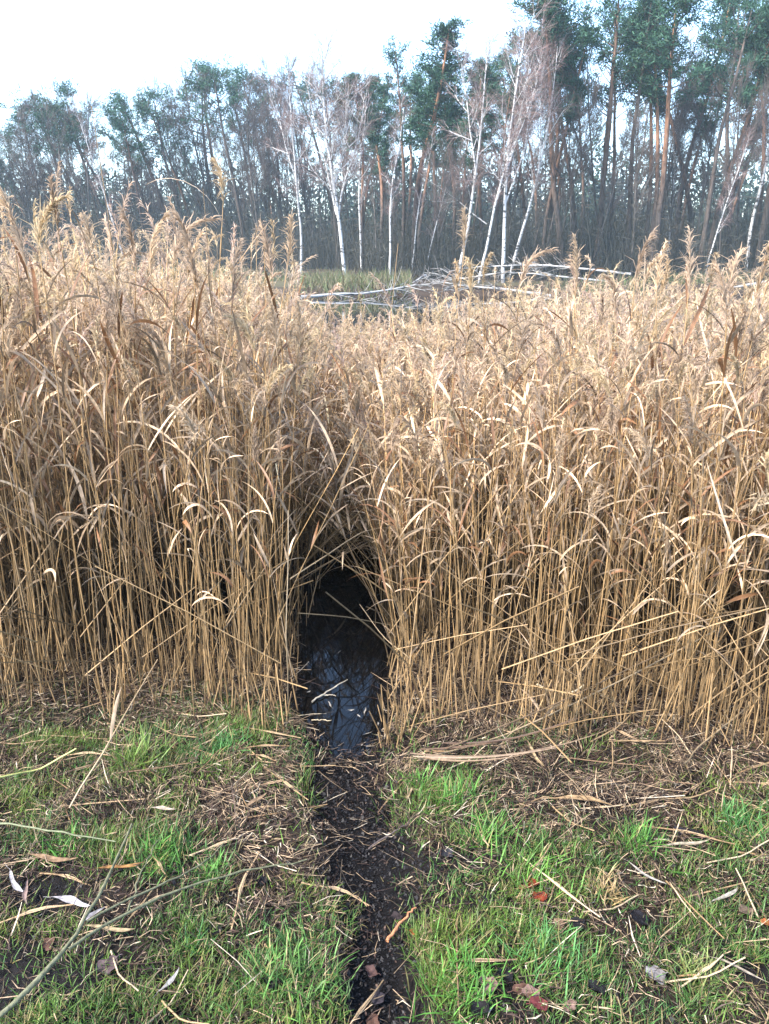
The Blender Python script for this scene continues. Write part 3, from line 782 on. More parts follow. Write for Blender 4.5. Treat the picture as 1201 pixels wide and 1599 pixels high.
# 1) the uncountable rest
def mass():
    rs = np.random.default_rng(5)
    base = np.stack([RX, RY, RZ - .02], 1)[REST]
    st, lf, pl = reeds(len(REST), base, RH[REST], RL[REST], RB[REST], rs, 4, plume[REST], 46, foot=sstep(.05, .45, (RY - bank_edge(RX))[REST]))  # rows deeper in the bed get more painted shade at the foot
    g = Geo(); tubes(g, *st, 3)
    ribbons(g, lf[0], lf[1], lf[2], lf[3], 1)
    g2 = Geo(); plume_geo(g2, pl, wid=.0046)
    for V, F, C in zip(g2.V, g2.F, g2.C): pass
    off = g.n
    for V, F, C, M in zip(g2.V, g2.F, g2.C, g2.M):
        g.V.append(V); g.F.append(F + off); g.C.append(C); g.M.append(np.full(len(F), 2))
    g.n += g2.n
    # broken stalks, stubs and slanting fallen stems between the reeds
    n = 5200
    y = 2.35 + 2.8 * rs.uniform(0, 1, n) ** 1.7; x = rs.uniform(-1, 1, n) * (.5 * y + .5)
    k = (y > bank_edge(x) - .03) & ~((np.abs(x - path_x(y)) < path_w(y) * .95) & (y < POOL_Y1))
    x, y = x[k], y[k]; n = len(x); z = height(x, y)
    kind = rs.random(n) * .5 + .5 * (rs.random(n) < .16)
    far_ = y > 3.4; tang = np.abs(x - path_x(y)) < .4
    L = np.where(kind < .5, rs.uniform(.05, .30, n), rs.uniform(.3, .85, n))
    sl = np.where(kind < .5, .13, .6)[:, None]
    d = unit(np.concatenate([rs.normal(0, 1, (n, 2)) * sl * 1.3, np.ones((n, 1)) * np.where(kind < .5, 1, .75)[:, None]], 1))
    b = np.stack([x, y, z + np.where(kind < .5, 0, rs.uniform(0, .35, n))], 1)
    Pt = np.stack([b, b + d * L[:, None] * .5, b + d * L[:, None] + np.array([0, 0, -.03]) * L[:, None]], 1)
    tubes(g, Pt, rs.uniform(.0022, .0038, (n, 1)) * np.array([1, .95, .8]), STALK_C * rs.uniform(.25, 1.05, (n, 1)), 3)
    nn = 330                                 # short reeds leaning in from both sides over the back of the channel
    sd = np.where(rs.random(nn) < .68, 1.0, -1.0); yy = rs.uniform(4.15, 5.35, nn); xx = path_x(yy) + sd * rs.uniform(.16, .50, nn)
    hh = rs.uniform(.55, 1.0, nn); ll = np.stack([-sd * rs.uniform(.25, .75, nn), rs.normal(0, .15, nn)], 1)
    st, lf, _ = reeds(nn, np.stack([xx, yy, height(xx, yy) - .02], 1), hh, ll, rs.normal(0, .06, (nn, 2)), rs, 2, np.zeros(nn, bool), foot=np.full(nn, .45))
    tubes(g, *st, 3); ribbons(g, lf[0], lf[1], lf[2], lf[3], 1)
    nn = 60                                  # brown stalks of the right bed fanning over to the left above the channel
    yy = rs.uniform(3.05, 4.1, nn); xx = path_x(yy) + rs.uniform(.26, .75, nn); hh = rs.uniform(.85, 1.3, nn)
    ll = np.stack([-rs.uniform(.15, .52, nn), rs.normal(0, .10, nn)], 1)
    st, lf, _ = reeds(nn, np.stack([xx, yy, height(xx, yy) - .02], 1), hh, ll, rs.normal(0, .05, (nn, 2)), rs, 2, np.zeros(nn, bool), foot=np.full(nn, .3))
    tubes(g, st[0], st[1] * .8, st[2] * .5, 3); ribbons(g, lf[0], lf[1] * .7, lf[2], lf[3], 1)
    m = 700                                  # tangle of dead stalks closing the far end of the channel
    y = rs.uniform(4.35, 5.4, m); x = path_x(y) + rs.uniform(-.45, .45, m); az = rs.normal(0, .6, m) + math.pi * (rs.random(m) < .5); el = rs.uniform(.1, 1.2, m)
    d = np.stack([np.cos(az) * np.cos(el), np.sin(az) * np.cos(el), np.sin(el)], 1); L = rs.uniform(.3, .75, m)[:, None]
    b = np.stack([x, y, rs.uniform(-.1, .25, m)], 1) - d * L * np.array([.5, .5, 0])
    Pt = np.stack([b, b + d * L * .5 + np.array([0, 0, .03]), b + d * L], 1)
    tubes(g, Pt, rs.uniform(.002, .0033, (m, 1)), STALK_C * rs.uniform(.15, 1.0, (m, 1)), 3)
    tag(g.obj('reed_bed', [M_STALK, M_BLADE, M_PLUME]), 'dense mass of dry tan reeds behind the front row', 'reeds', None, 'stuff')
mass()

# 2) the front reeds, one by one: twenty patterns copied with their parts
def proto_reed(seed, pl_on, nleaf, H=1.5):
    rs = np.random.default_rng(seed)
    b = np.zeros((1, 3)); ln = rs.normal(0, .03, (1, 2)); bd = rs.normal(0, .05, (1, 2))
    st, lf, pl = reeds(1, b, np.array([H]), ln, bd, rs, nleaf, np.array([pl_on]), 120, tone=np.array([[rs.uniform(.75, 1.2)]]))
    root = empty('reed')
    g = Geo(); tubes(g, *st, 6)
    # swollen joints with a leaf sheath
    for q in (.15, .3, .44, .57, .69, .8, .9):
        p, d = along(st[0][0], q); p2, d2 = along(st[0][0], min(q + .05, 1))
        tubes(g, np.array([[p, (p + p2) / 2, p2]]), np.array([[.0037, .0034, .0024]]) * (1.1 - .5 * q), st[2][0, 4] * .82, 5)
    g.obj('stalk', [M_STALK], root)
    for j in range(nleaf):
        g = Geo(); ribbons(g, lf[0][j:j + 1], lf[1][j:j + 1], lf[2][j:j + 1], lf[3][j:j + 1], 0, fold=.16)
        g.obj('leaf', [M_BLADE], root)
    if pl is not None:
        g = Geo(); plume_geo(g, pl, wid=.0036); g.obj('plume', [M_PLUME], root)
    return root
RP = [proto_reed(100 + i, i < 10, [4, 5, 3, 5][i % 4]) for i in range(22)]
rused = set()
def put_reed(i, x, y, H, ln, rz, label, group):
    p = RP[i]
    if i in rused: o = copy_tree(p)
    else: o = p; rused.add(i)
    o.location = (x, y, float(height(x, y)) - .02)
    k = H / 1.5; o.scale = (max(k, .75), max(k, .75), k)
    o.rotation_euler = (Euler((-math.atan(ln[1]), math.atan(ln[0]), 0)).to_matrix() @ Euler((0, 0, rz)).to_matrix()).to_euler()
    tag(o, label, 'reed', group)
    return o
for c, i in enumerate(IND):
    pi = (c % 10) if plume[i] else 10 + (c * 7) % 12
    side = 'left' if RX[i] < path_x(RY[i]) else 'right'
    leaning = abs(RL[i, 0]) > .13 or abs(RL[i, 1]) > .13
    what = 'slanting' if leaning else 'upright'
    uu = RU[i]
    for lim, zn in [(110, 'at the left end of the bed'), (300, 'behind the tall yellow green tuft'), (470, 'at the left edge of the pool'), (560, 'over the pool'), (690, 'at the right edge of the pool'),
                    (800, 'behind the bent leaf bundle'), (950, 'behind the broad tan fallen leaf'), (1080, 'behind the lone bright tuft'), (1160, 'left of the large bluish tuft'), (9999, 'at the right end of the bed')]:
        if uu < lim: break
    row = ['first', 'second', 'third', 'fourth', 'fifth', 'sixth', 'seventh'][int(np.clip((RY[i] - float(bank_edge(RX[i]))) / .09, 0, 6))]
    size = 'short' if RH[i] < 1.15 else ('tall' if RH[i] > 1.42 else 'middling')
    lab = f"{size} {what} reed {'with plume' if plume[i] else 'without plume'}, {row} row {zn}"
    put_reed(pi, RX[i], RY[i], RH[i], RL[i], random.uniform(0, 6.28), lab, f"{what} {'plumed' if plume[i] else 'plumeless'} reeds {side} of the channel")
# tall single ones that stand out against the wood: (column, row of the plume tip, distance)
for (u, v, D, ln, pi, lab) in [
    (325, 215, 3.3, .01, 0, 'tallest plumed reed rising high above the left reed bed'),
    (250, 325, 3.0, .02, 1, 'tall reed with a loose pale plume left of the tallest one'),
    (440, 350, 3.5, .0, 2, 'plumed reed standing out at the channel side of the left bed'),
    (690, 325, 4.2, -.02, 3, 'tall reed with nodding plume standing alone over the middle of the bed'),
    (30, 290, 2.9, -.03, 4, 'tall plumed reed near the left end of the bed, tip bent over'),
    (92, 262, 3.1, .02, 5, 'second tallest plumed reed of the left bed, near its left end'),
    (1010, 372, 3.4, .01, 6, 'tall plumed reed in front of the big red barked pine'),
    (1055, 385, 3.2, .03, 7, 'tall reed with narrow plume right of the one before the big pine'),
    (920, 392, 3.6, .0, 8, 'tall plumed reed in front of the pile of fallen birches'),
    (1195, 350, 2.9, .02, 9, 'tall plumed reed at the right end of the reed bed'),
    (805, 380, 3.9, .0, 1, 'plumed reed standing before the tallest white birch'),
    (735, 395, 3.6, -.02, 4, 'bushy plumed reed in front of the second forked birch'),
    (847, 405, 3.7, .0, 5, 'plumed reed in front of the left end of the fallen pile'),
    (907, 372, 3.3, .02, 3, 'brown plumed reed just left of the one before the fallen pile'),
    (1030, 368, 3.5, .02, 2, 'plumed reed between the two tallest reeds before the big pine'),
    (1105, 378, 3.1, .01, 9, 'plumed reed in front of the strongly leaning pale trunk'),
    (1142, 374, 3.3, -.01, 0, 'pale bushy plumed reed near the right end of the bed'),
    (1165, 384, 3.0, .03, 7, 'nodding plumed reed left of the rightmost tall reed'),
    (980, 420, 3.4, .0, 1, 'lower plumed reed left of the big red barked pine'),
    (642, 395, 3.9, .01, 8, 'thin plumed reed left of the lone nodding reed'),
    (370, 335, 3.2, .02, 3, 'plumed reed with arching brown leaf right of the tallest reed'),
    (160, 300, 3.0, -.02, 6, 'tall plumed reed right of the second tallest reed'),
    (270, 372, 3.4, .0, 7, 'lower plumed reed just right of the loose pale plume'),
    (58, 330, 3.1, .02, 9, 'plumed reed between the two tall reeds at the left end'),
    (765, 375, 3.8, .01, 0, 'plumed reed just left of the one before the tallest birch'),
    (158, 335, 3.2, .04, 2, 'plumed reed with drooping head beside the second tallest reed')]:
    p = Q(u, v, D); z0 = float(height(p[0], D)); H = (p[2] - z0) / 1.10
    put_reed(pi, p[0] - ln * H, D, H, (ln, 0), random.uniform(0, 6.28), lab, 'tall reeds standing out of the bed')

for (u, v, D, ln, pi, lab) in [(172, 150, 2.8, .0, 12, 'very tall bare stalk without plume rising near the left end of the bed'),
                               (318, 285, 3.2, .0, 15, 'bare stalk just left of the tallest plumed reed'),
                               (583, 372, 3.6, .0, 17, 'thin bare stalk standing before the grassy gap'),
                               (402, 370, 3.3, -.02, 19, 'thin bare stalk left of the reed at the channel side')]:
    p = Q(u, v, D); H = p[2] - float(height(p[0], D))
    o = put_reed(pi, p[0] - ln * H, D, H, (ln, 0), random.uniform(0, 6.28), lab, 'bare stalks standing out of the bed')
    o.scale = (.8, .8, o.scale[2])
    for ch in list(o.children):
        if ch.name.startswith('leaf'): bpy.data.objects.remove(ch)

# long stalks slanting across the channel and the bed's edge
def long_stalk(pts, rad, col, label, name='slanting_reed_stalk', leafy=0, cat='reed stalk', grp='slanting reed stalks across the channel and bed edge'):
    pts = np.array(pts); o = empty(name, pts[0]); q = pts - pts[0]
    t = np.linspace(0, 1, 9); s = np.linspace(0, 1, len(q))
    pp = np.stack([np.interp(t, s, q[:, a]) for a in range(3)], 1)
    pp += np.sin(t * math.pi)[:, None] * np.array([.01, .0, -.03 if len(q) == 2 else .0]) + np.random.default_rng(len(label)).normal(0, .004, pp.shape)
    pp[1:-1] = (pp[:-2] + 2 * pp[1:-1] + pp[2:]) / 4
    g = Geo(); tubes(g, pp[None], np.linspace(rad, rad * .7, 9)[None], np.array(col), 6); g.obj('stalk', [M_STALK], o)
    rs = np.random.default_rng(abs(hash(label)) % 9999 if False else len(label) * 7 + int(abs(pts[0][0]) * 100))
    for j in range(leafy):
        f = rs.uniform(.3, .95); c, d = along(pp, f); d = d / np.linalg.norm(d)
        kk = np.linspace(0, 1, 7)
        w = unit(rs.normal(size=3) * .6 + d)
        lp = c + np.outer(kk, w) * .24 + np.outer(kk ** 2, [0, 0, -.08])
        g = Geo(); ribbons(g, lp[None], (.013 * np.interp(kk, [0, .2, .6, 1], [.4, 1, .8, .06]))[None], unit(np.cross(w, [0.2, .1, 1]))[None], BLADE_C, 0, .15)
        g.obj('leaf', [M_BLADE], o)
    tag(o, label, cat, grp)
pale = (.22, .165, .10); brn = (.12, .08, .045)
long_stalk([Q(455, 905, 2.9), Q(560, 830, 3.3), Q(640, 818, 3.6)], .003, pale, 'pale reed stalk arching over the far end of the dark channel', leafy=1)
long_stalk([Q(465, 955, 3.0), Q(560, 968, 3.2), Q(690, 992, 3.4)], .002, pale, 'thin stalk lying level across the middle of the channel')
long_stalk([Q(640, 1030, 2.85), Q(560, 945, 3.2)], .0025, pale, 'short thin stalk sloping over the right side of the pool')
long_stalk([P(618, 1020, -.1), Q(540, 850, 3.6), Q(470, 690, 4.3)], .003, brn, 'long stalk leaning from the right side of the pool over to the left bed', leafy=1)
long_stalk([P(640, 1010, -.1), Q(585, 860, 3.5), Q(500, 680, 4.0)], .003, pale, 'pale long stalk leaning left above the channel mouth', leafy=1)
long_stalk([P(700, 1010, -.1), Q(640, 850, 3.3), Q(540, 620, 3.9)], .0032, brn, 'brown long stalk leaning left from the right bed', leafy=2)
long_stalk([P(452, 1100, -.1), Q(440, 1000, 2.75), Q(452, 800, 2.95)], .003, pale, 'pale stalk standing at the very edge of the pool on the left')
long_stalk([P(105, 1262, .0), Q(170, 1150, 2.25), Q(245, 1030, 2.75)], .0032, (.30, .22, .13), 'thick pale stalk slanting up right out of the grass on the left', leafy=1)
long_stalk([P(0, 1216, .0), Q(60, 1200, 2.3), P(120, 1172, .02)], .004, (.36, .36, .12), 'yellow green stalk lying at the left edge of the grass')
long_stalk([P(655, 1182, .0), Q(760, 1160, 2.5), Q(920, 1085, 2.6), Q(1120, 985, 2.8)], .0035, pale, 'long pale stalk rising to the right out of the bent bundle', leafy=1)
long_stalk([P(700, 1170, .0), Q(860, 1100, 2.55), Q(1040, 1020, 2.7)], .003, brn, 'brown stalk rising to the right out of the bent bundle', leafy=1)
long_stalk([P(1190, 1085, .0), Q(1080, 1170, 2.45), P(1070, 1195, .0)], .004, pale, 'stout pale stalk propped on the litter under the right bed')
long_stalk([P(840, 1072, .02), P(912, 1070, .03)], .005, (.50, .40, .26), 'pale flat stalk piece lying level inside the right bed edge')
for j, (u0, v0, u1, v1) in enumerate([(640, 1176, 960, 1135), (655, 1170, 930, 1110), (645, 1181, 880, 1165), (690, 1160, 900, 1120), (660, 1183, 820, 1178)]):
    a = P(u0, v0, .0); b = P(u1, v1, .05 + .02 * j)
    m_ = (a + b) / 2 + np.array([0, -.06 + .02 * j, -.05 + .02 * (j % 3)])
    o = empty('bent_reed_leaf', a); t = np.linspace(0, 1, 10)
    pp = np.outer((1 - t) ** 2, a - a) + np.outer(2 * t * (1 - t), m_ - a + np.array([0, -.03, 0])) + np.outer(t ** 2, b - a)
    g = Geo(); ribbons(g, pp[None], (.0085 * np.interp(t, [0, .2, .5, .7, 1], [.5, 1, .6, .7, .1]))[None], np.array([[.15, .8, .5]]), np.array([[.16, .11, .07], [.10, .06, .035], [.20, .14, .09], [.085, .05, .03], [.15, .10, .06]][j]), 0, .2)
    g.obj('blade', [M_BLADE], o)
    tag(o, ['lowest and palest leaf of the bent bundle beside the path', 'longest brown leaf of the bent bundle beside the path', 'short wide leaf at the root of the bent bundle', 'upper brown leaf of the bent bundle beside the path', 'stubby leaf under the bent bundle beside the path'][j], 'reed leaf', 'bundle of bent reed leaves right of the path')

# ------------------------------------------------------------------ grass
BL = [(130, 1130, 90, 30, 1), (330, 1130, 90, 50, 1), (220, 1180, 60, 30, .8), (90, 1310, 60, 25, .9), (240, 1320, 60, 35, 1), (30, 1215, 60, 30, .6),
      (430, 1530, 110, 70, 1.1), (300, 1460, 60, 40, .8), (180, 1575, 80, 35, .8), (505, 1440, 35, 40, .9), (60, 1455, 50, 25, .5), (470, 1390, 35, 18, .8), (330, 1362, 30, 20, .8),
      (60, 1600, 60, 22, .7), (440, 1105, 14, 45, 1), (350, 1560, 60, 40, .9), (260, 1250, 40, 25, .7), (490, 1500, 40, 60, 1), (480, 1230, 12, 60, .5),
      (700, 1225, 55, 40, .9), (745, 1300, 60, 28, .9), (655, 1205, 20, 25, .8), (840, 1375, 90, 45, 1), (880, 1345, 50, 30, .7), (700, 1510, 65, 90, 1.1), (800, 1440, 110, 28, .9),
      (860, 1500, 70, 55, 1), (1000, 1312, 45, 25, .8), (1160, 1265, 50, 45, .9), (1100, 1345, 60, 35, .6), (1000, 1480, 90, 35, .8), (940, 1560, 90, 45, 1), (1185, 1490, 35, 30, .9),
      (1120, 1400, 70, 50, .7), (730, 1405, 40, 40, .8), (1090, 1555, 80, 40, .9), (680, 1275, 50, 60, .6), (620, 1330, 20, 30, .4), (960, 1400, 60, 40, .4), (1180, 1400, 40, 50, .5), (800, 1130, 60, 20, .25)]
DARK = [(60, 1400, 75, 28), (25, 1535, 70, 40), (115, 1548, 60, 30), (215, 1395, 60, 18), (700, 1350, 95, 22), (770, 1545, 55, 35), (1185, 1525, 50, 22), (1080, 1300, 40, 14), (1000, 1440, 50, 18), (400, 1260, 90, 60), (960, 1240, 200, 28), (1010, 1560, 60, 25)]
def dark_at(x, y):
    u, v = project(np.stack([x, y, 0 * x], 1)); d = np.zeros(len(x))
    for (a, b, ru, rv) in DARK[:9]: d = np.maximum(d, np.exp(-(((u - a) / ru) ** 2 + ((v - b) / rv) ** 2) ** 2))
    return d
def grass_density(x, y):
    u, v = project(np.stack([x, y, 0 * x], 1)); d = np.zeros(len(x))
    for (a, b, ru, rv, w) in BL:
        q = ((u - a) / ru / 1.2) ** 2 + ((v - b) / rv / 1.2) ** 2
        d = np.maximum(d, w * np.exp(-q * .9))
    for (a, b, ru, rv) in DARK: d = d * (1 - .95 * np.exp(-(((u - a) / ru) ** 2 + ((v - b) / rv) ** 2) ** 2))
    d = np.where((v > 1640) | (u < -60) | (u > 1260), np.maximum(d, .6), d)
    d = .08 + d * 1.4
    d *= .25 + 1.5 * vnoise(x, y, .055, 71) * (.6 + .8 * vnoise(x, y, .2, 72))
    off = np.abs(x - path_x(y)) / np.maximum(path_w(y), .01)
    d *= sstep(.60, 1.4, off + 1.3 * (vnoise(x, y, .10, 73) - .5))
    d *= 1 - sstep(.0, np.where(x < path_x(y), .5, .25), y - bank_edge(x))
    return d
def blades(g, x, y, z, L, rs, base, spread=.5, wid=.0028):
    n = len(x); k = 4; s = np.linspace(0, 1, k)
    az = rs.uniform(0, 2 * math.pi, n); a = rs.uniform(.0, spread, n); b = rs.uniform(.1, 1.0, n)
    th = a[:, None] + b[:, None] * s
    d = np.stack([np.sin(th) * np.cos(az)[:, None], np.sin(th) * np.sin(az)[:, None], np.cos(th)], -1)
    Pt = np.stack([x, y, z], 1)[:, None, :] + np.concatenate([np.zeros((n, 1, 3)), np.cumsum(d[:, 1:], 1) * (L / (k - 1))[:, None, None]], 1)
    t = az + rs.uniform(-.6, .6, n)
    ribbons(g, Pt, wid * rs.uniform(.6, 1.3, (n, 1)) * np.array([.8, 1, .75, .12]), np.stack([-np.sin(t), np.cos(t), 0 * t], 1), base)
def grass_colour(x, y, n, rs):
    g1 = np.array([0.108, 0.172, 0.028]); g2 = np.array([0.050, 0.122, 0.028]); g3 = np.array([0.19, 0.155, 0.065])
    a = np.clip(vnoise(x, y, .16, 81) * 1.5 - .25, 0, 1)[:, None]
    c = g1 * (1 - a) + g2 * a
    dry = (rs.random((n, 1)) < .26); c = np.where(dry, g3, c)
    return c * rs.uniform(.55, 1.45, (n, 1))
def grass():
    rs = np.random.default_rng(99); n = 400000
    y = rs.uniform(1.02, 3.1, n); x = rs.uniform(-1, 1, n) * (.5 * y + 1.4)
    k = rs.random(n) < grass_density(x, y) * .62; x, y = x[k], y[k]; n = len(x)
    print('grass', n)
    g = Geo(); L = rs.uniform(.018, .052, n) * (.6 + .8 * vnoise(x, y, .12, 74))
    blades(g, x, y, height(x, y) - .003, L, rs, grass_colour(x, y, n, rs), .8, .0023)
    tag(g.obj('grass', [M_GRASS]), 'short green grass growing in patches on the muddy bank', 'grass', None, 'stuff')
grass()
def tuft(u, v, r, n, L, label, c=None, seed=0):
    rs = np.random.default_rng(seed + 400); p = P(u, v, 0); z = float(height(p[0], p[1]))
    q = rs.normal(0, r, (n, 2)); g = Geo()
    x = q[:, 0]; y = q[:, 1]; zz = height(x + p[0], y + p[1]) - z - .004
    n_ = n
    col = np.array(c if c is not None else (.075, .19, .032)) * rs.uniform(.55, 1.5, (n, 1))
    col = np.where(rs.random((n, 1)) < .12, np.array([[.26, .23, .09]]), col)
    blades(g, x, y, zz, rs.uniform(.5, 1.15, n) * L, rs, col, .95, .0034)
    o = g.obj('grass_tuft', [M_GRASS]); o.location = (p[0], p[1], z)
    tag(o, label, 'grass tuft', 'grass tufts on the bank')
for j, a in enumerate([
    (1000, 1325, .028, 110, .10, 'bright green tuft alone among straw in front of the right bed'),
    (1160, 1275, .045, 170, .10, 'large bluish green tuft at the right end below the reeds', (.060, .16, .040)),
    (705, 1240, .045, 190, .10, 'bright tuft beside the path, just below the bent bundle'),
    (755, 1310, .035, 150, .09, 'low bright tuft between the path and the broad fallen leaf'),
    (210, 1165, .030, 130, .15, 'tall yellow green tuft growing up at the left bed edge', (.12, .19, .04)),
    (345, 1140, .038, 220, .09, 'wide green tuft under the left bed close to the pool', (.055, .16, .040)),
    (90, 1320, .035, 130, .07, 'small green tuft surrounded by straw near the left end'),
    (250, 1330, .045, 190, .08, 'bright green tuft in the middle of the left bank'),
    (330, 1368, .022, 80, .06, 'little tuft right of the bright tuft of the left bank'),
    (655, 1215, .015, 60, .08, 'small upright tuft at the path edge below the reed stubs'),
    (300, 1475, .025, 100, .06, 'green tuft above the round black leaf on the left bank', (.05, .15, .04)),
    (720, 1535, .05, 230, .09, 'lush tuft at the bottom right of the path', (.085, .22, .035)),
    (860, 1500, .045, 200, .08, 'lush tuft among the dark leaves right of the path', (.07, .19, .05)),
    (840, 1370, .05, 200, .08, 'thick grass cushion beside the two red leaves', (.09, .20, .035)),
    (440, 1530, .06, 260, .08, 'broad grass cushion left of the path at the bottom', (.09, .20, .045)),
    (945, 1395, .022, 90, .07, 'dry straw coloured tuft in the middle of the right bank', (.34, .24, .11)),
    (1090, 1530, .03, 110, .07, 'yellowish tuft near the bottom right of the bank', (.16, .20, .06))]):
    lab = a[5]; tuft(a[0], a[1], a[2], a[3], a[4], lab, a[6] if len(a) > 6 else None, j)

def puddle():
    p = P(604, 1258, -.07); g = Geo(); m = 22; a = np.linspace(0, 2 * math.pi, m, endpoint=False)
    r = 1 + .18 * np.sin(3 * a + 1) + .1 * np.sin(5 * a)
    z = float(height(p[0], p[1])) + .010
    out = np.stack([p[0] + .024 * r * np.cos(a), p[1] + .070 * r * np.sin(a), 0 * a + z], 1); inn = np.array([p[0], p[1], z]) + (out - np.array([p[0], p[1], z])) * .3
    V = np.concatenate([out, inn]); i = np.arange(m); j = (i + 1) % m
    F = [(a_, b_, b_ + m, a_ + m) for a_, b_ in zip(i, j)] + [(m + 2 * q_, m + 2 * q_ + 1, m + (m - 2 - 2 * q_) , m + (m - 1 - 2 * q_) % m) for q_ in range(0, 0)]
    c = len(V); V = np.concatenate([V, [[p[0], p[1], z]]])
    F += [(m + 2 * q_, m + (2 * q_ + 1) % m, m + (2 * q_ + 2) % m, c) for q_ in range(m // 2)]
    g.add(V, F, (0, 0, 0)); tag(g.obj('puddle', [M_WATER], None, False), 'small dark puddle in the trodden path', None, None, 'structure')
puddle()

# ------------------------------------------------------------------ straw and litter
def straw_stuff():
    rs = np.random.default_rng(123); n = 270000
    y = rs.uniform(1.0, 3.6, n); x = rs.uniform(-1, 1, n) * (.5 * y + 1.4)
    band = np.interp(y - bank_edge(x), [-1.8, -.9, -.35, 0, .5, 1.0], [.22, .42, .75, 1, .8, .35])
    band = band * np.where(x < path_x(y), 1.1, 1.0)
    off = np.abs(x - path_x(y)) / np.maximum(path_w(y), .01)
    band *= .16 + .84 * sstep(.6, 1.5, off + .6 * (vnoise(x, y, .08, 74) - .5))
    band *= (.25 + 1.3 * vnoise(x, y, .13, 131)) * (1 - .6 * np.clip(grass_density(x, y), 0, 1)) * (1 - .75 * dark_at(x, y))
    k = rs.random(n) < band * .75; x, y = x[k], y[k]; n = len(x)
    k = (np.abs(x - path_x(y)) > path_w(y)) | (y < POOL_Y0); x, y = x[k], y[k]; n = len(x)
    L = rs.uniform(.010, .055, n) * np.where(rs.random(n) < .12, 3.0, 1); az = (vnoise(x, y, .16, 140) - .5) * 7 + rs.normal(.2, .55, n); el = rs.normal(.04, .20, n)
    d = np.stack([np.cos(az) * np.cos(el), np.sin(az) * np.cos(el), np.sin(el)], 1)
    a = np.stack([x, y, height(x, y) + rs.uniform(.001, .022, n)], 1)
    mid = a + d * L[:, None] * .5 + rs.normal(0, .004, (n, 3)); end = a + d * L[:, None]
    end[:, 2] = np.maximum(end[:, 2], height(end[:, 0], end[:, 1]) + .002)
    Pt = np.stack([a, mid, end], 1)
    C = np.array([.20, .142, .088]) * rs.uniform(.12, 1.35, (n, 1)) ** 1.7; C = np.where(rs.random((n, 1)) < .45, np.array([[.035, .020, .014]]) * rs.uniform(.5, 1.5, (n, 1)), C)
    C = np.where(rs.random((n, 1)) < .05, np.array([[.36, .30, .22]]), C)
    g = Geo(); fl = rs.random(n) < .45
    tubes(g, Pt[~fl], rs.uniform(.0005, .0014, ((~fl).sum(), 1)), C[~fl], 3)
    ribbons(g, Pt[fl], rs.uniform(.001, .0036, (fl.sum(), 1)) * np.array([.6, 1, .3]), unit(np.cross(d[fl], rs.normal(0, .35, (fl.sum(), 3)) + [0, 0, 1])), C[fl])
    # crumbs of mud and leaf mould on the path and bare soil
    m = 30000; y = rs.uniform(1.0, 3.0, m); x = np.where(rs.random(m) < .3, path_x(y) + rs.normal(0, .12, m), rs.uniform(-1, 1, m) * (.5 * y + .7))
    k = (y < POOL_Y0 + .05) | (np.abs(x - path_x(y)) > path_w(y) * .8); x, y = x[k], y[k]; m = len(x)
    az = rs.uniform(0, 6.28, m); r = rs.uniform(.0015, .006, m) * np.where(rs.random(m) < .06, 1.8, 1); c = np.stack([x, y, height(x, y) + .003], 1)
    e1 = np.stack([np.cos(az), np.sin(az), rs.normal(0, .4, m)], 1) * r[:, None]; e2 = np.stack([-np.sin(az), np.cos(az), rs.normal(0, .4, m)], 1) * (r * .6)[:, None]
    V = np.stack([c - e1, c - e2, c + e1, c + e2], 1)
    C2 = np.where(rs.random((m, 1)) < .92, np.array([[.0045, .0036, .0038]]), np.array([[.035, .021, .015]])) * rs.uniform(.5, 1.8, (m, 1))
    g.add(V.reshape(-1, 3), np.arange(4 * m).reshape(m, 4), np.repeat(C2, 4, 0))
    tag(g.obj('straw_litter', [M_STRAW]), 'loose broken straw and leaf crumbs covering the bank', 'litter', None, 'stuff')
straw_stuff()

# larger straws, one by one
def straw_proto(seed):
    r = R(seed); g = Geo(); L = 1.0
    pt = limb(r, (0, 0, 0), (1, 0, 0), L, 7, .05, 0); pt[:, 2] = pt[:, 2] * .2
    if seed % 3 == 0:
        pt[4:, 1] += np.array([.03, .09, .15]) * (1 if seed % 2 else -1)      # snapped
    tubes(g, pt[None], np.linspace(.0026, .0018, 7)[None] / .2, np.array([[.19, .12, .06], [.27, .18, .10], [.13, .08, .045], [.33, .25, .16], [.22, .15, .08]][seed % 5]), 5)
    if seed % 2 == 0:
        ribbons(g, pt[None, 2:] + np.array([0, 0, .003]), np.array([[.4, 1, .8, .4, .1]]) * .045, np.array([[0, 1, .15]]), (.28, .20, .12), 0)
    me = g.mesh('reed_straw', [M_STRAW]); return me
SM = [straw_proto(i) for i in range(10)]
rs = np.random.default_rng(321)
cnt = 0
while cnt < 120:
    y = rs.uniform(1.25, 2.75); x = rs.uniform(-1, 1) * (.5 * y + .3)
    if abs(x - path_x(y)) < path_w(y) * 1.05: continue
    if rs.random() > np.interp(y - float(bank_edge(x)), [-1.6, -.8, -.2, .2], [.25, .5, 1, .9]): continue
    o = bpy.data.objects.new('reed_straw', SM[cnt % 10]); COL.objects.link(o)
    L = rs.uniform(.10, .30); a = rs.normal(.2, .9)
    x1 = x + math.cos(a) * L; y1 = y + math.sin(a) * L
    z0 = float(height(x, y)) + .012; z1 = float(height(x1, y1)) + rs.uniform(.008, .04)
    o.location = (x, y, z0); o.rotation_euler = (rs.uniform(0, .6), -math.atan2(z1 - z0, L), a); o.scale = (L, .2, .2)
    side = 'left' if x < path_x(y) else 'right'
    zone = 'against the feet of the reeds' if y > bank_edge(x) - .25 else ('among the grass' if y < 1.9 else 'on the bare strip before the reeds')
    tag(o, f'pale broken reed straw lying {zone} {side} of the path', 'straw', f'reed straws {zone} {side} of the path')
    cnt += 1

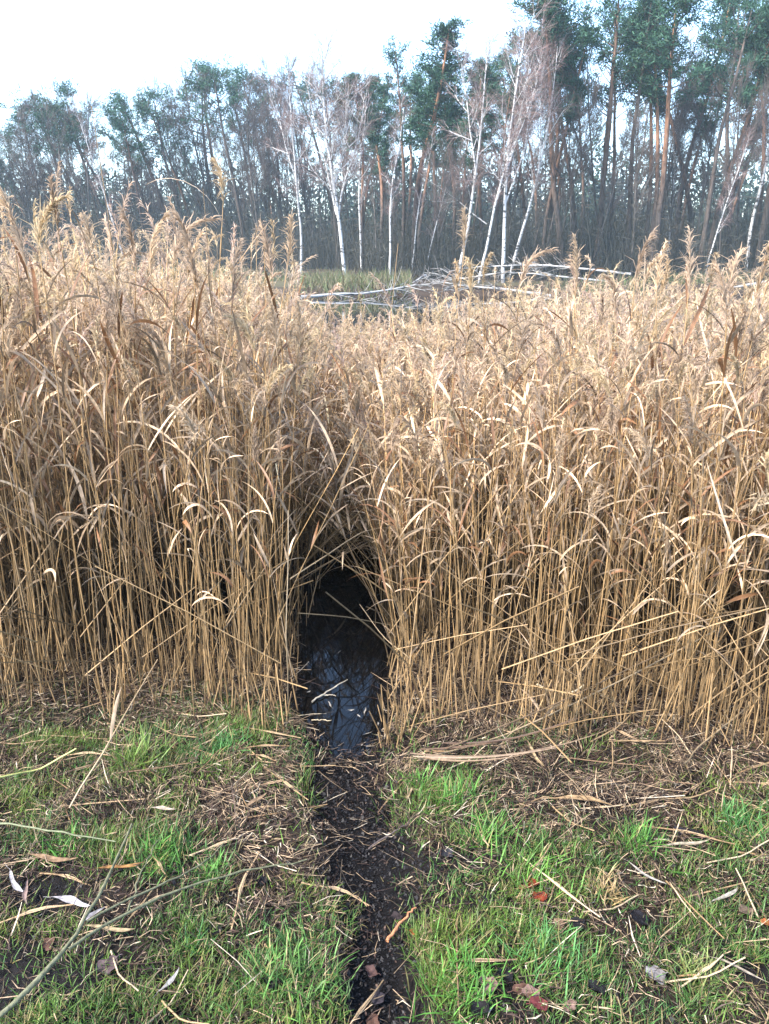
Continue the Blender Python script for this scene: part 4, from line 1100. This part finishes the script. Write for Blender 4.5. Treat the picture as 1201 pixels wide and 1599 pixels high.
def flat_leaf(name, u, v, L, W, az, col, label, cat='leaf', grp=None, curl=.25, z=.012, point=1.0, rise=0.0):
    """A leaf blade with midrib fold, curled edges and pointed ends."""
    p = P(u, v, 0); p[2] = float(height(p[0], p[1])) + z
    k = 9; t = np.linspace(0, 1, k); w = W * np.sin(np.pi * np.clip(t * .98 + .01, 0, 1)) ** (.8 if point < 1 else .9)
    rr = random.Random(int(u * 7 + v))
    c = np.stack([(t - .5) * L, .12 * L * np.sin(t * 3 + rr.random() * 3), rise * t * L + curl * W * (t - .5) ** 2 * 3], 1)
    cols = 5; g = Geo(); V = []
    for j in range(cols):
        q = (j - 2) / 2
        V.append(c + np.stack([0 * t, q * w / 2 * (1 + .22 * np.sin(11 * t + rr.random() * 6)), abs(q) ** 1.5 * w * curl * (.2 + .8 * rr.random()) + W * .05 * np.sin(7 * t + rr.random() * 6)], 1))
    V = np.stack(V, 1); idx = np.arange(k * cols).reshape(k, cols)
    F = np.stack([idx[:-1, :-1], idx[:-1, 1:], idx[1:, 1:], idx[1:, :-1]], -1)
    cc = np.array(col)[None, None] * (.38 if W > .019 else .36) * (1 + .18 * np.random.default_rng(int(u)).normal(size=(k, cols, 1)))
    g.add(V.reshape(-1, 3), F.reshape(-1, 4), cc.reshape(-1, 3))
    tubes(g, (c + np.array([0, 0, .0008]))[None], np.full((1, k), W * .018), np.array(col) * .7, 4)
    sp = np.stack([c[0] - np.array([L * .25, 0, 0]), c[0] - np.array([L * .1, .002, -.001]), c[0]]); tubes(g, sp[None], np.full((1, 3), W * .02), np.array(col) * .7, 4)
    o = g.obj(name, [M_LEAF]); o.location = p; o.rotation_euler = (rr.uniform(-.25, .25), rr.uniform(-.2, .2), az)
    tag(o, label, cat, grp); return o
DK = (.018, .017, .020); BR_ = (.16, .085, .060); PK = (.27, .17, .14); RD = (.24, .045, .02); OR = (.50, .17, .06); GY = (.33, .30, .29)
GR = 'fallen leaves on the bank'
for (u, v, s, col, lab) in [
    (335, 1457, .034, DK, 'round black leaf in the grass left of the path'),
    (425, 1538, .040, DK, 'round black leaf on the broad grass cushion at the bottom'),
    (900, 1452, .038, DK, 'round blackish leaf in the middle of the right bank'),
    (787, 1527, .038, DK, 'blue black leaf above the brown leaves right of the path'),
    (762, 1541, .040, PK, 'pinkish leaf left of the brown leaves at the bottom'),
    (815, 1553, .044, BR_, 'brown leaf beside the blue black leaf'),
    (828, 1560, .036, PK, 'small pale brown leaf overlapping the brown leaf'),
    (840, 1577, .036, (.20, .05, .05), 'dark red leaf at the bottom right of the path'),
    (831, 1386, .036, RD, 'upper one of the two red leaves in the grass'),
    (842, 1408, .034, RD, 'lower one of the two red leaves in the grass'),
    (645, 1453, .020, OR, 'little orange leaf on the muddy path'),
    (1198, 1447, .030, OR, 'orange leaf at the right edge of the bank'),
    (1022, 1526, .044, GY, 'crumpled pale grey leaf on the bottom right'),
    (1000, 1438, .052, DK, 'crumpled black leaf clump on the right bank'),
    (930, 1553, .036, DK, 'black leaf lying low in the grass at the bottom'),
    (750, 1586, .040, DK, 'black leaf at the bottom, below the pinkish leaf'),
    (890, 1578, .032, PK, 'pale pinkish leaf at the bottom between grass cushions'),
    (1080, 1299, .036, DK, 'small dark leaf beside the large bluish green tuft'),
    (1062, 1296, .030, (.03, .03, .04), 'tiny dark leaf left of the small dark leaf'),
    (167, 1520, .048, (.17, .12, .12), 'violet brown leaf on the dark soil at the left'),
    (77, 1485, .030, BR_, 'small brown leaf above the fork of the bare branch'),
    (580, 1497, .030, (.14, .08, .07), 'brown leaf at the left side of the muddy path'),
    (588, 1533, .034, (.06, .05, .06), 'dark leaf on the lower part of the path'),
    (583, 1570, .034, BR_, 'rusty brown leaf at the foot of the path'),
    (410, 1380, .030, DK, 'small dark leaf left of the path near the dry tuft'),
    (870, 1452, .030, (.30, .19, .12), 'tan leaf left of the round blackish leaf'),
    (815, 1393, .020, (.30, .16, .07), 'tiny tan leaf beside the two red leaves'),
    (695, 1337, .040, (.05, .05, .06), 'dark wet leaf at the path edge under the low tuft'),
    (1165, 1425, .034, (.22, .15, .11), 'brown leaf near the right end of the bank'),
    (1080, 1395, .040, (.09, .06, .05), 'dark brown leaf in the thin grass of the right bank'),
    (620, 1420, .030, (.06, .045, .045), 'dark leaf on the path above the orange stick')]:
    flat_leaf('fallen_leaf', u, v, s * 1.15, s, random.uniform(0, 6.28), col, lab, 'leaf', GR, random.uniform(.05, .3), .015, .5)
GR2 = 'dry reed leaves lying on the bank'
for (u, v, L, W, a, col, lab) in [
    (910, 1262, .17, .020, -.25, (.42, .28, .15), 'broad tan reed leaf lying before the right bed'),
    (838, 1167, .13, .015, -1.1, (.52, .38, .22), 'pale leaf hanging down at the foot of the right bed'),
    (115, 1424, .11, .020, -.05, (.60, .56, .58), 'whitish narrow leaf lying over the bare branch'),
    (147, 1448, .08, .014, 1.2, (.50, .46, .46), 'whitish leaf hanging below the bare branch'),
    (175, 1470, .12, .013, .25, (.50, .38, .22), 'straw coloured leaf touching the bare branch'),
    (190, 1365, .12, .013, .55, (.46, .24, .09), 'orange brown straw leaf in the dark soil on the left'),
    (30, 1385, .10, .014, -.7, (.58, .54, .54), 'whitish leaf near the left edge, crossed by another'),
    (45, 1402, .09, .012, -1.0, (.40, .28, .24), 'thin reddish leaf crossing the whitish leaf on the left'),
    (85, 1345, .15, .016, .05, (.34, .22, .13), 'brown curled leaf above the dark soil on the left'),
    (255, 1268, .08, .016, .3, (.60, .50, .38), 'cream leaf among straw in the middle of the left bank'),
    (400, 1250, .09, .012, 1.1, (.42, .28, .17), 'tan leaf standing aslant near the path on the left'),
    (1070, 1325, .14, .010, .35, (.50, .42, .30), 'pale bent leaf right of the lone bright tuft'),
    (640, 1240, .06, .008, 1.5, (.40, .30, .18), 'short upright straw leaf at the right path edge'),
    (265, 1545, .07, .012, 1.1, (.50, .48, .46), 'pale grey leaf sticking up in the grass at the left bottom'),
    (1130, 1405, .12, .011, .8, (.56, .50, .40), 'pale straw leaf lying in thin grass on the right bank'),
    (1010, 1370, .12, .010, -.8, (.50, .46, .40), 'pale split leaf right of the dry tuft'),
    (1150, 1535, .13, .010, -.35, (.50, .42, .32), 'long pale leaf near the bottom right end'),
    (640, 1085, .09, .014, 1.45, (.48, .36, .22), 'tan leaf standing at the right edge of the pool')]:
    flat_leaf('reed_leaf', u, v, L, W, a, col, lab, 'reed leaf', GR2, .3, .03)

def stick(name, pts, rad, col, label, cat, twigs=(), leaves=(), mat=None):
    pts = [np.array(p) for p in pts]; o = empty(name, pts[0]); base = pts[0]
    def seg(ps, r0, r1, nm):
        q = np.array(ps) - base; t = np.linspace(0, 1, 14); s = np.linspace(0, 1, len(q))
        pp = np.stack([np.interp(t, s, q[:, a]) for a in range(3)], 1)
        pp[1:-1] = (pp[:-2] + pp[1:-1] * 2 + pp[2:]) / 4
        rr = np.linspace(r0, r1, 14); rr[4] *= 1.25; rr[9] *= 1.2
        pp += np.random.default_rng(int(r0 * 1e6)).normal(0, .0018, pp.shape)
        g = Geo(); tubes(g, pp[None], rr[None], np.array(col), 6); return g.obj(nm, [mat or M_TWIG], o)
    seg(pts, rad, rad * .5, 'stem')
    for tw in twigs: seg(tw[0], tw[1], tw[1] * .45, 'twig')
    tag(o, label, cat); return o
h = .10
stick('bare_branch', [P(-120, 1690, .16), P(0, 1590, .20), P(105, 1484, .20), P(150, 1408, .18), P(182, 1345, .15), P(206, 1288, .12)], .0062, (.115, .115, .065),
      'olive green bare branch reaching in over the grass from the bottom left corner', 'branch',
      twigs=[([P(107, 1482, .20), P(195, 1425, .17), P(305, 1378, .14), P(400, 1358, .10), P(480, 1342, .07)], .0038),
             ([P(135, 1438, .19), P(230, 1390, .16), P(310, 1355, .12), P(350, 1318, .10)], .0030),
             ([P(200, 1424, .17), P(222, 1360, .15), P(245, 1312, .12)], .0026)])
stick('green_stem', [P(-60, 1275, .04), P(0, 1284, .05), P(90, 1298, .06), P(180, 1313, .03)], .0036, (.13, .14, .08), 'dark green stem lying level at the left edge above the bare branch', 'stem')
stick('fallen_stick', [P(604, 1467, .0), P(625, 1440, .012), P(650, 1415, .015)], .0050, (.30, .13, .06), 'reddish brown stick lying on the muddy path', 'stick')
stick('water_stick', [P(487, 1096, WATER_Z + .006), P(512, 1080, WATER_Z + .012), P(542, 1061, WATER_Z + .02)], .0042, (.42, .36, .27), 'pale stick floating in the pool of the channel', 'stick',
      twigs=[([P(505, 1085, WATER_Z + .008), P(524, 1086, WATER_Z + .01)], .0028)])
stick('floating_stalk', [P(487, 1124, WATER_Z + .004), P(518, 1125, WATER_Z + .006)], .0024, (.42, .34, .22), 'short stalk floating at the near end of the pool', 'reed stalk')
stick('dark_twig', [P(575, 1325, -.03), P(620, 1295, .0), P(640, 1285, .0)], .0030, (.06, .045, .04), 'thin dark twig across the path below the pool', 'twig')

# floating scraps on the pool
rs = np.random.default_rng(17)
for j, (u, v) in enumerate([(560, 1118), (548, 1108), (570, 1110), (482, 1080), (575, 1145), (568, 1162), (530, 1018), (590, 1130), (515, 1100)]):
    flat_leaf('floating_scrap', u, v, .022 + .01 * (j % 3), .007, rs.uniform(0, 3), (.50, .46, .40), 'pale scrap of leaf floating on or beside the pool', 'leaf scrap', 'pale leaf scraps about the pool', .2, .0, .5).location = tuple(P(u, v, max(WATER_Z, float(height(*P(u, v, WATER_Z)[:2]))) + .005))

# ------------------------------------------------------------------ damp winter air
hz = Geo()
a = np.array([(-175, -32, -2.0), (175, -32, -2.0), (175, 190, -2.0), (-175, 190, -2.0), (-175, -32, 32), (175, -32, 32), (175, 190, 32), (-175, 190, 32)], float)
hz.add(a, [(0, 3, 2, 1), (4, 5, 6, 7), (0, 1, 5, 4), (1, 2, 6, 5), (2, 3, 7, 6), (3, 0, 4, 7)], (1, 1, 1))
m, nt, out = new_mat('damp_air')
pv = N(nt, 'ShaderNodeVolumePrincipled')
pv.inputs['Color'].default_value = (.60, .82, .95, 1); pv.inputs['Density'].default_value = 0.0008
nt.links.new(pv.outputs[0], out.inputs['Volume'])
o = hz.obj('haze', [m], None, False); tag(o, 'thin bluish winter haze over the lake', None, None, 'stuff')
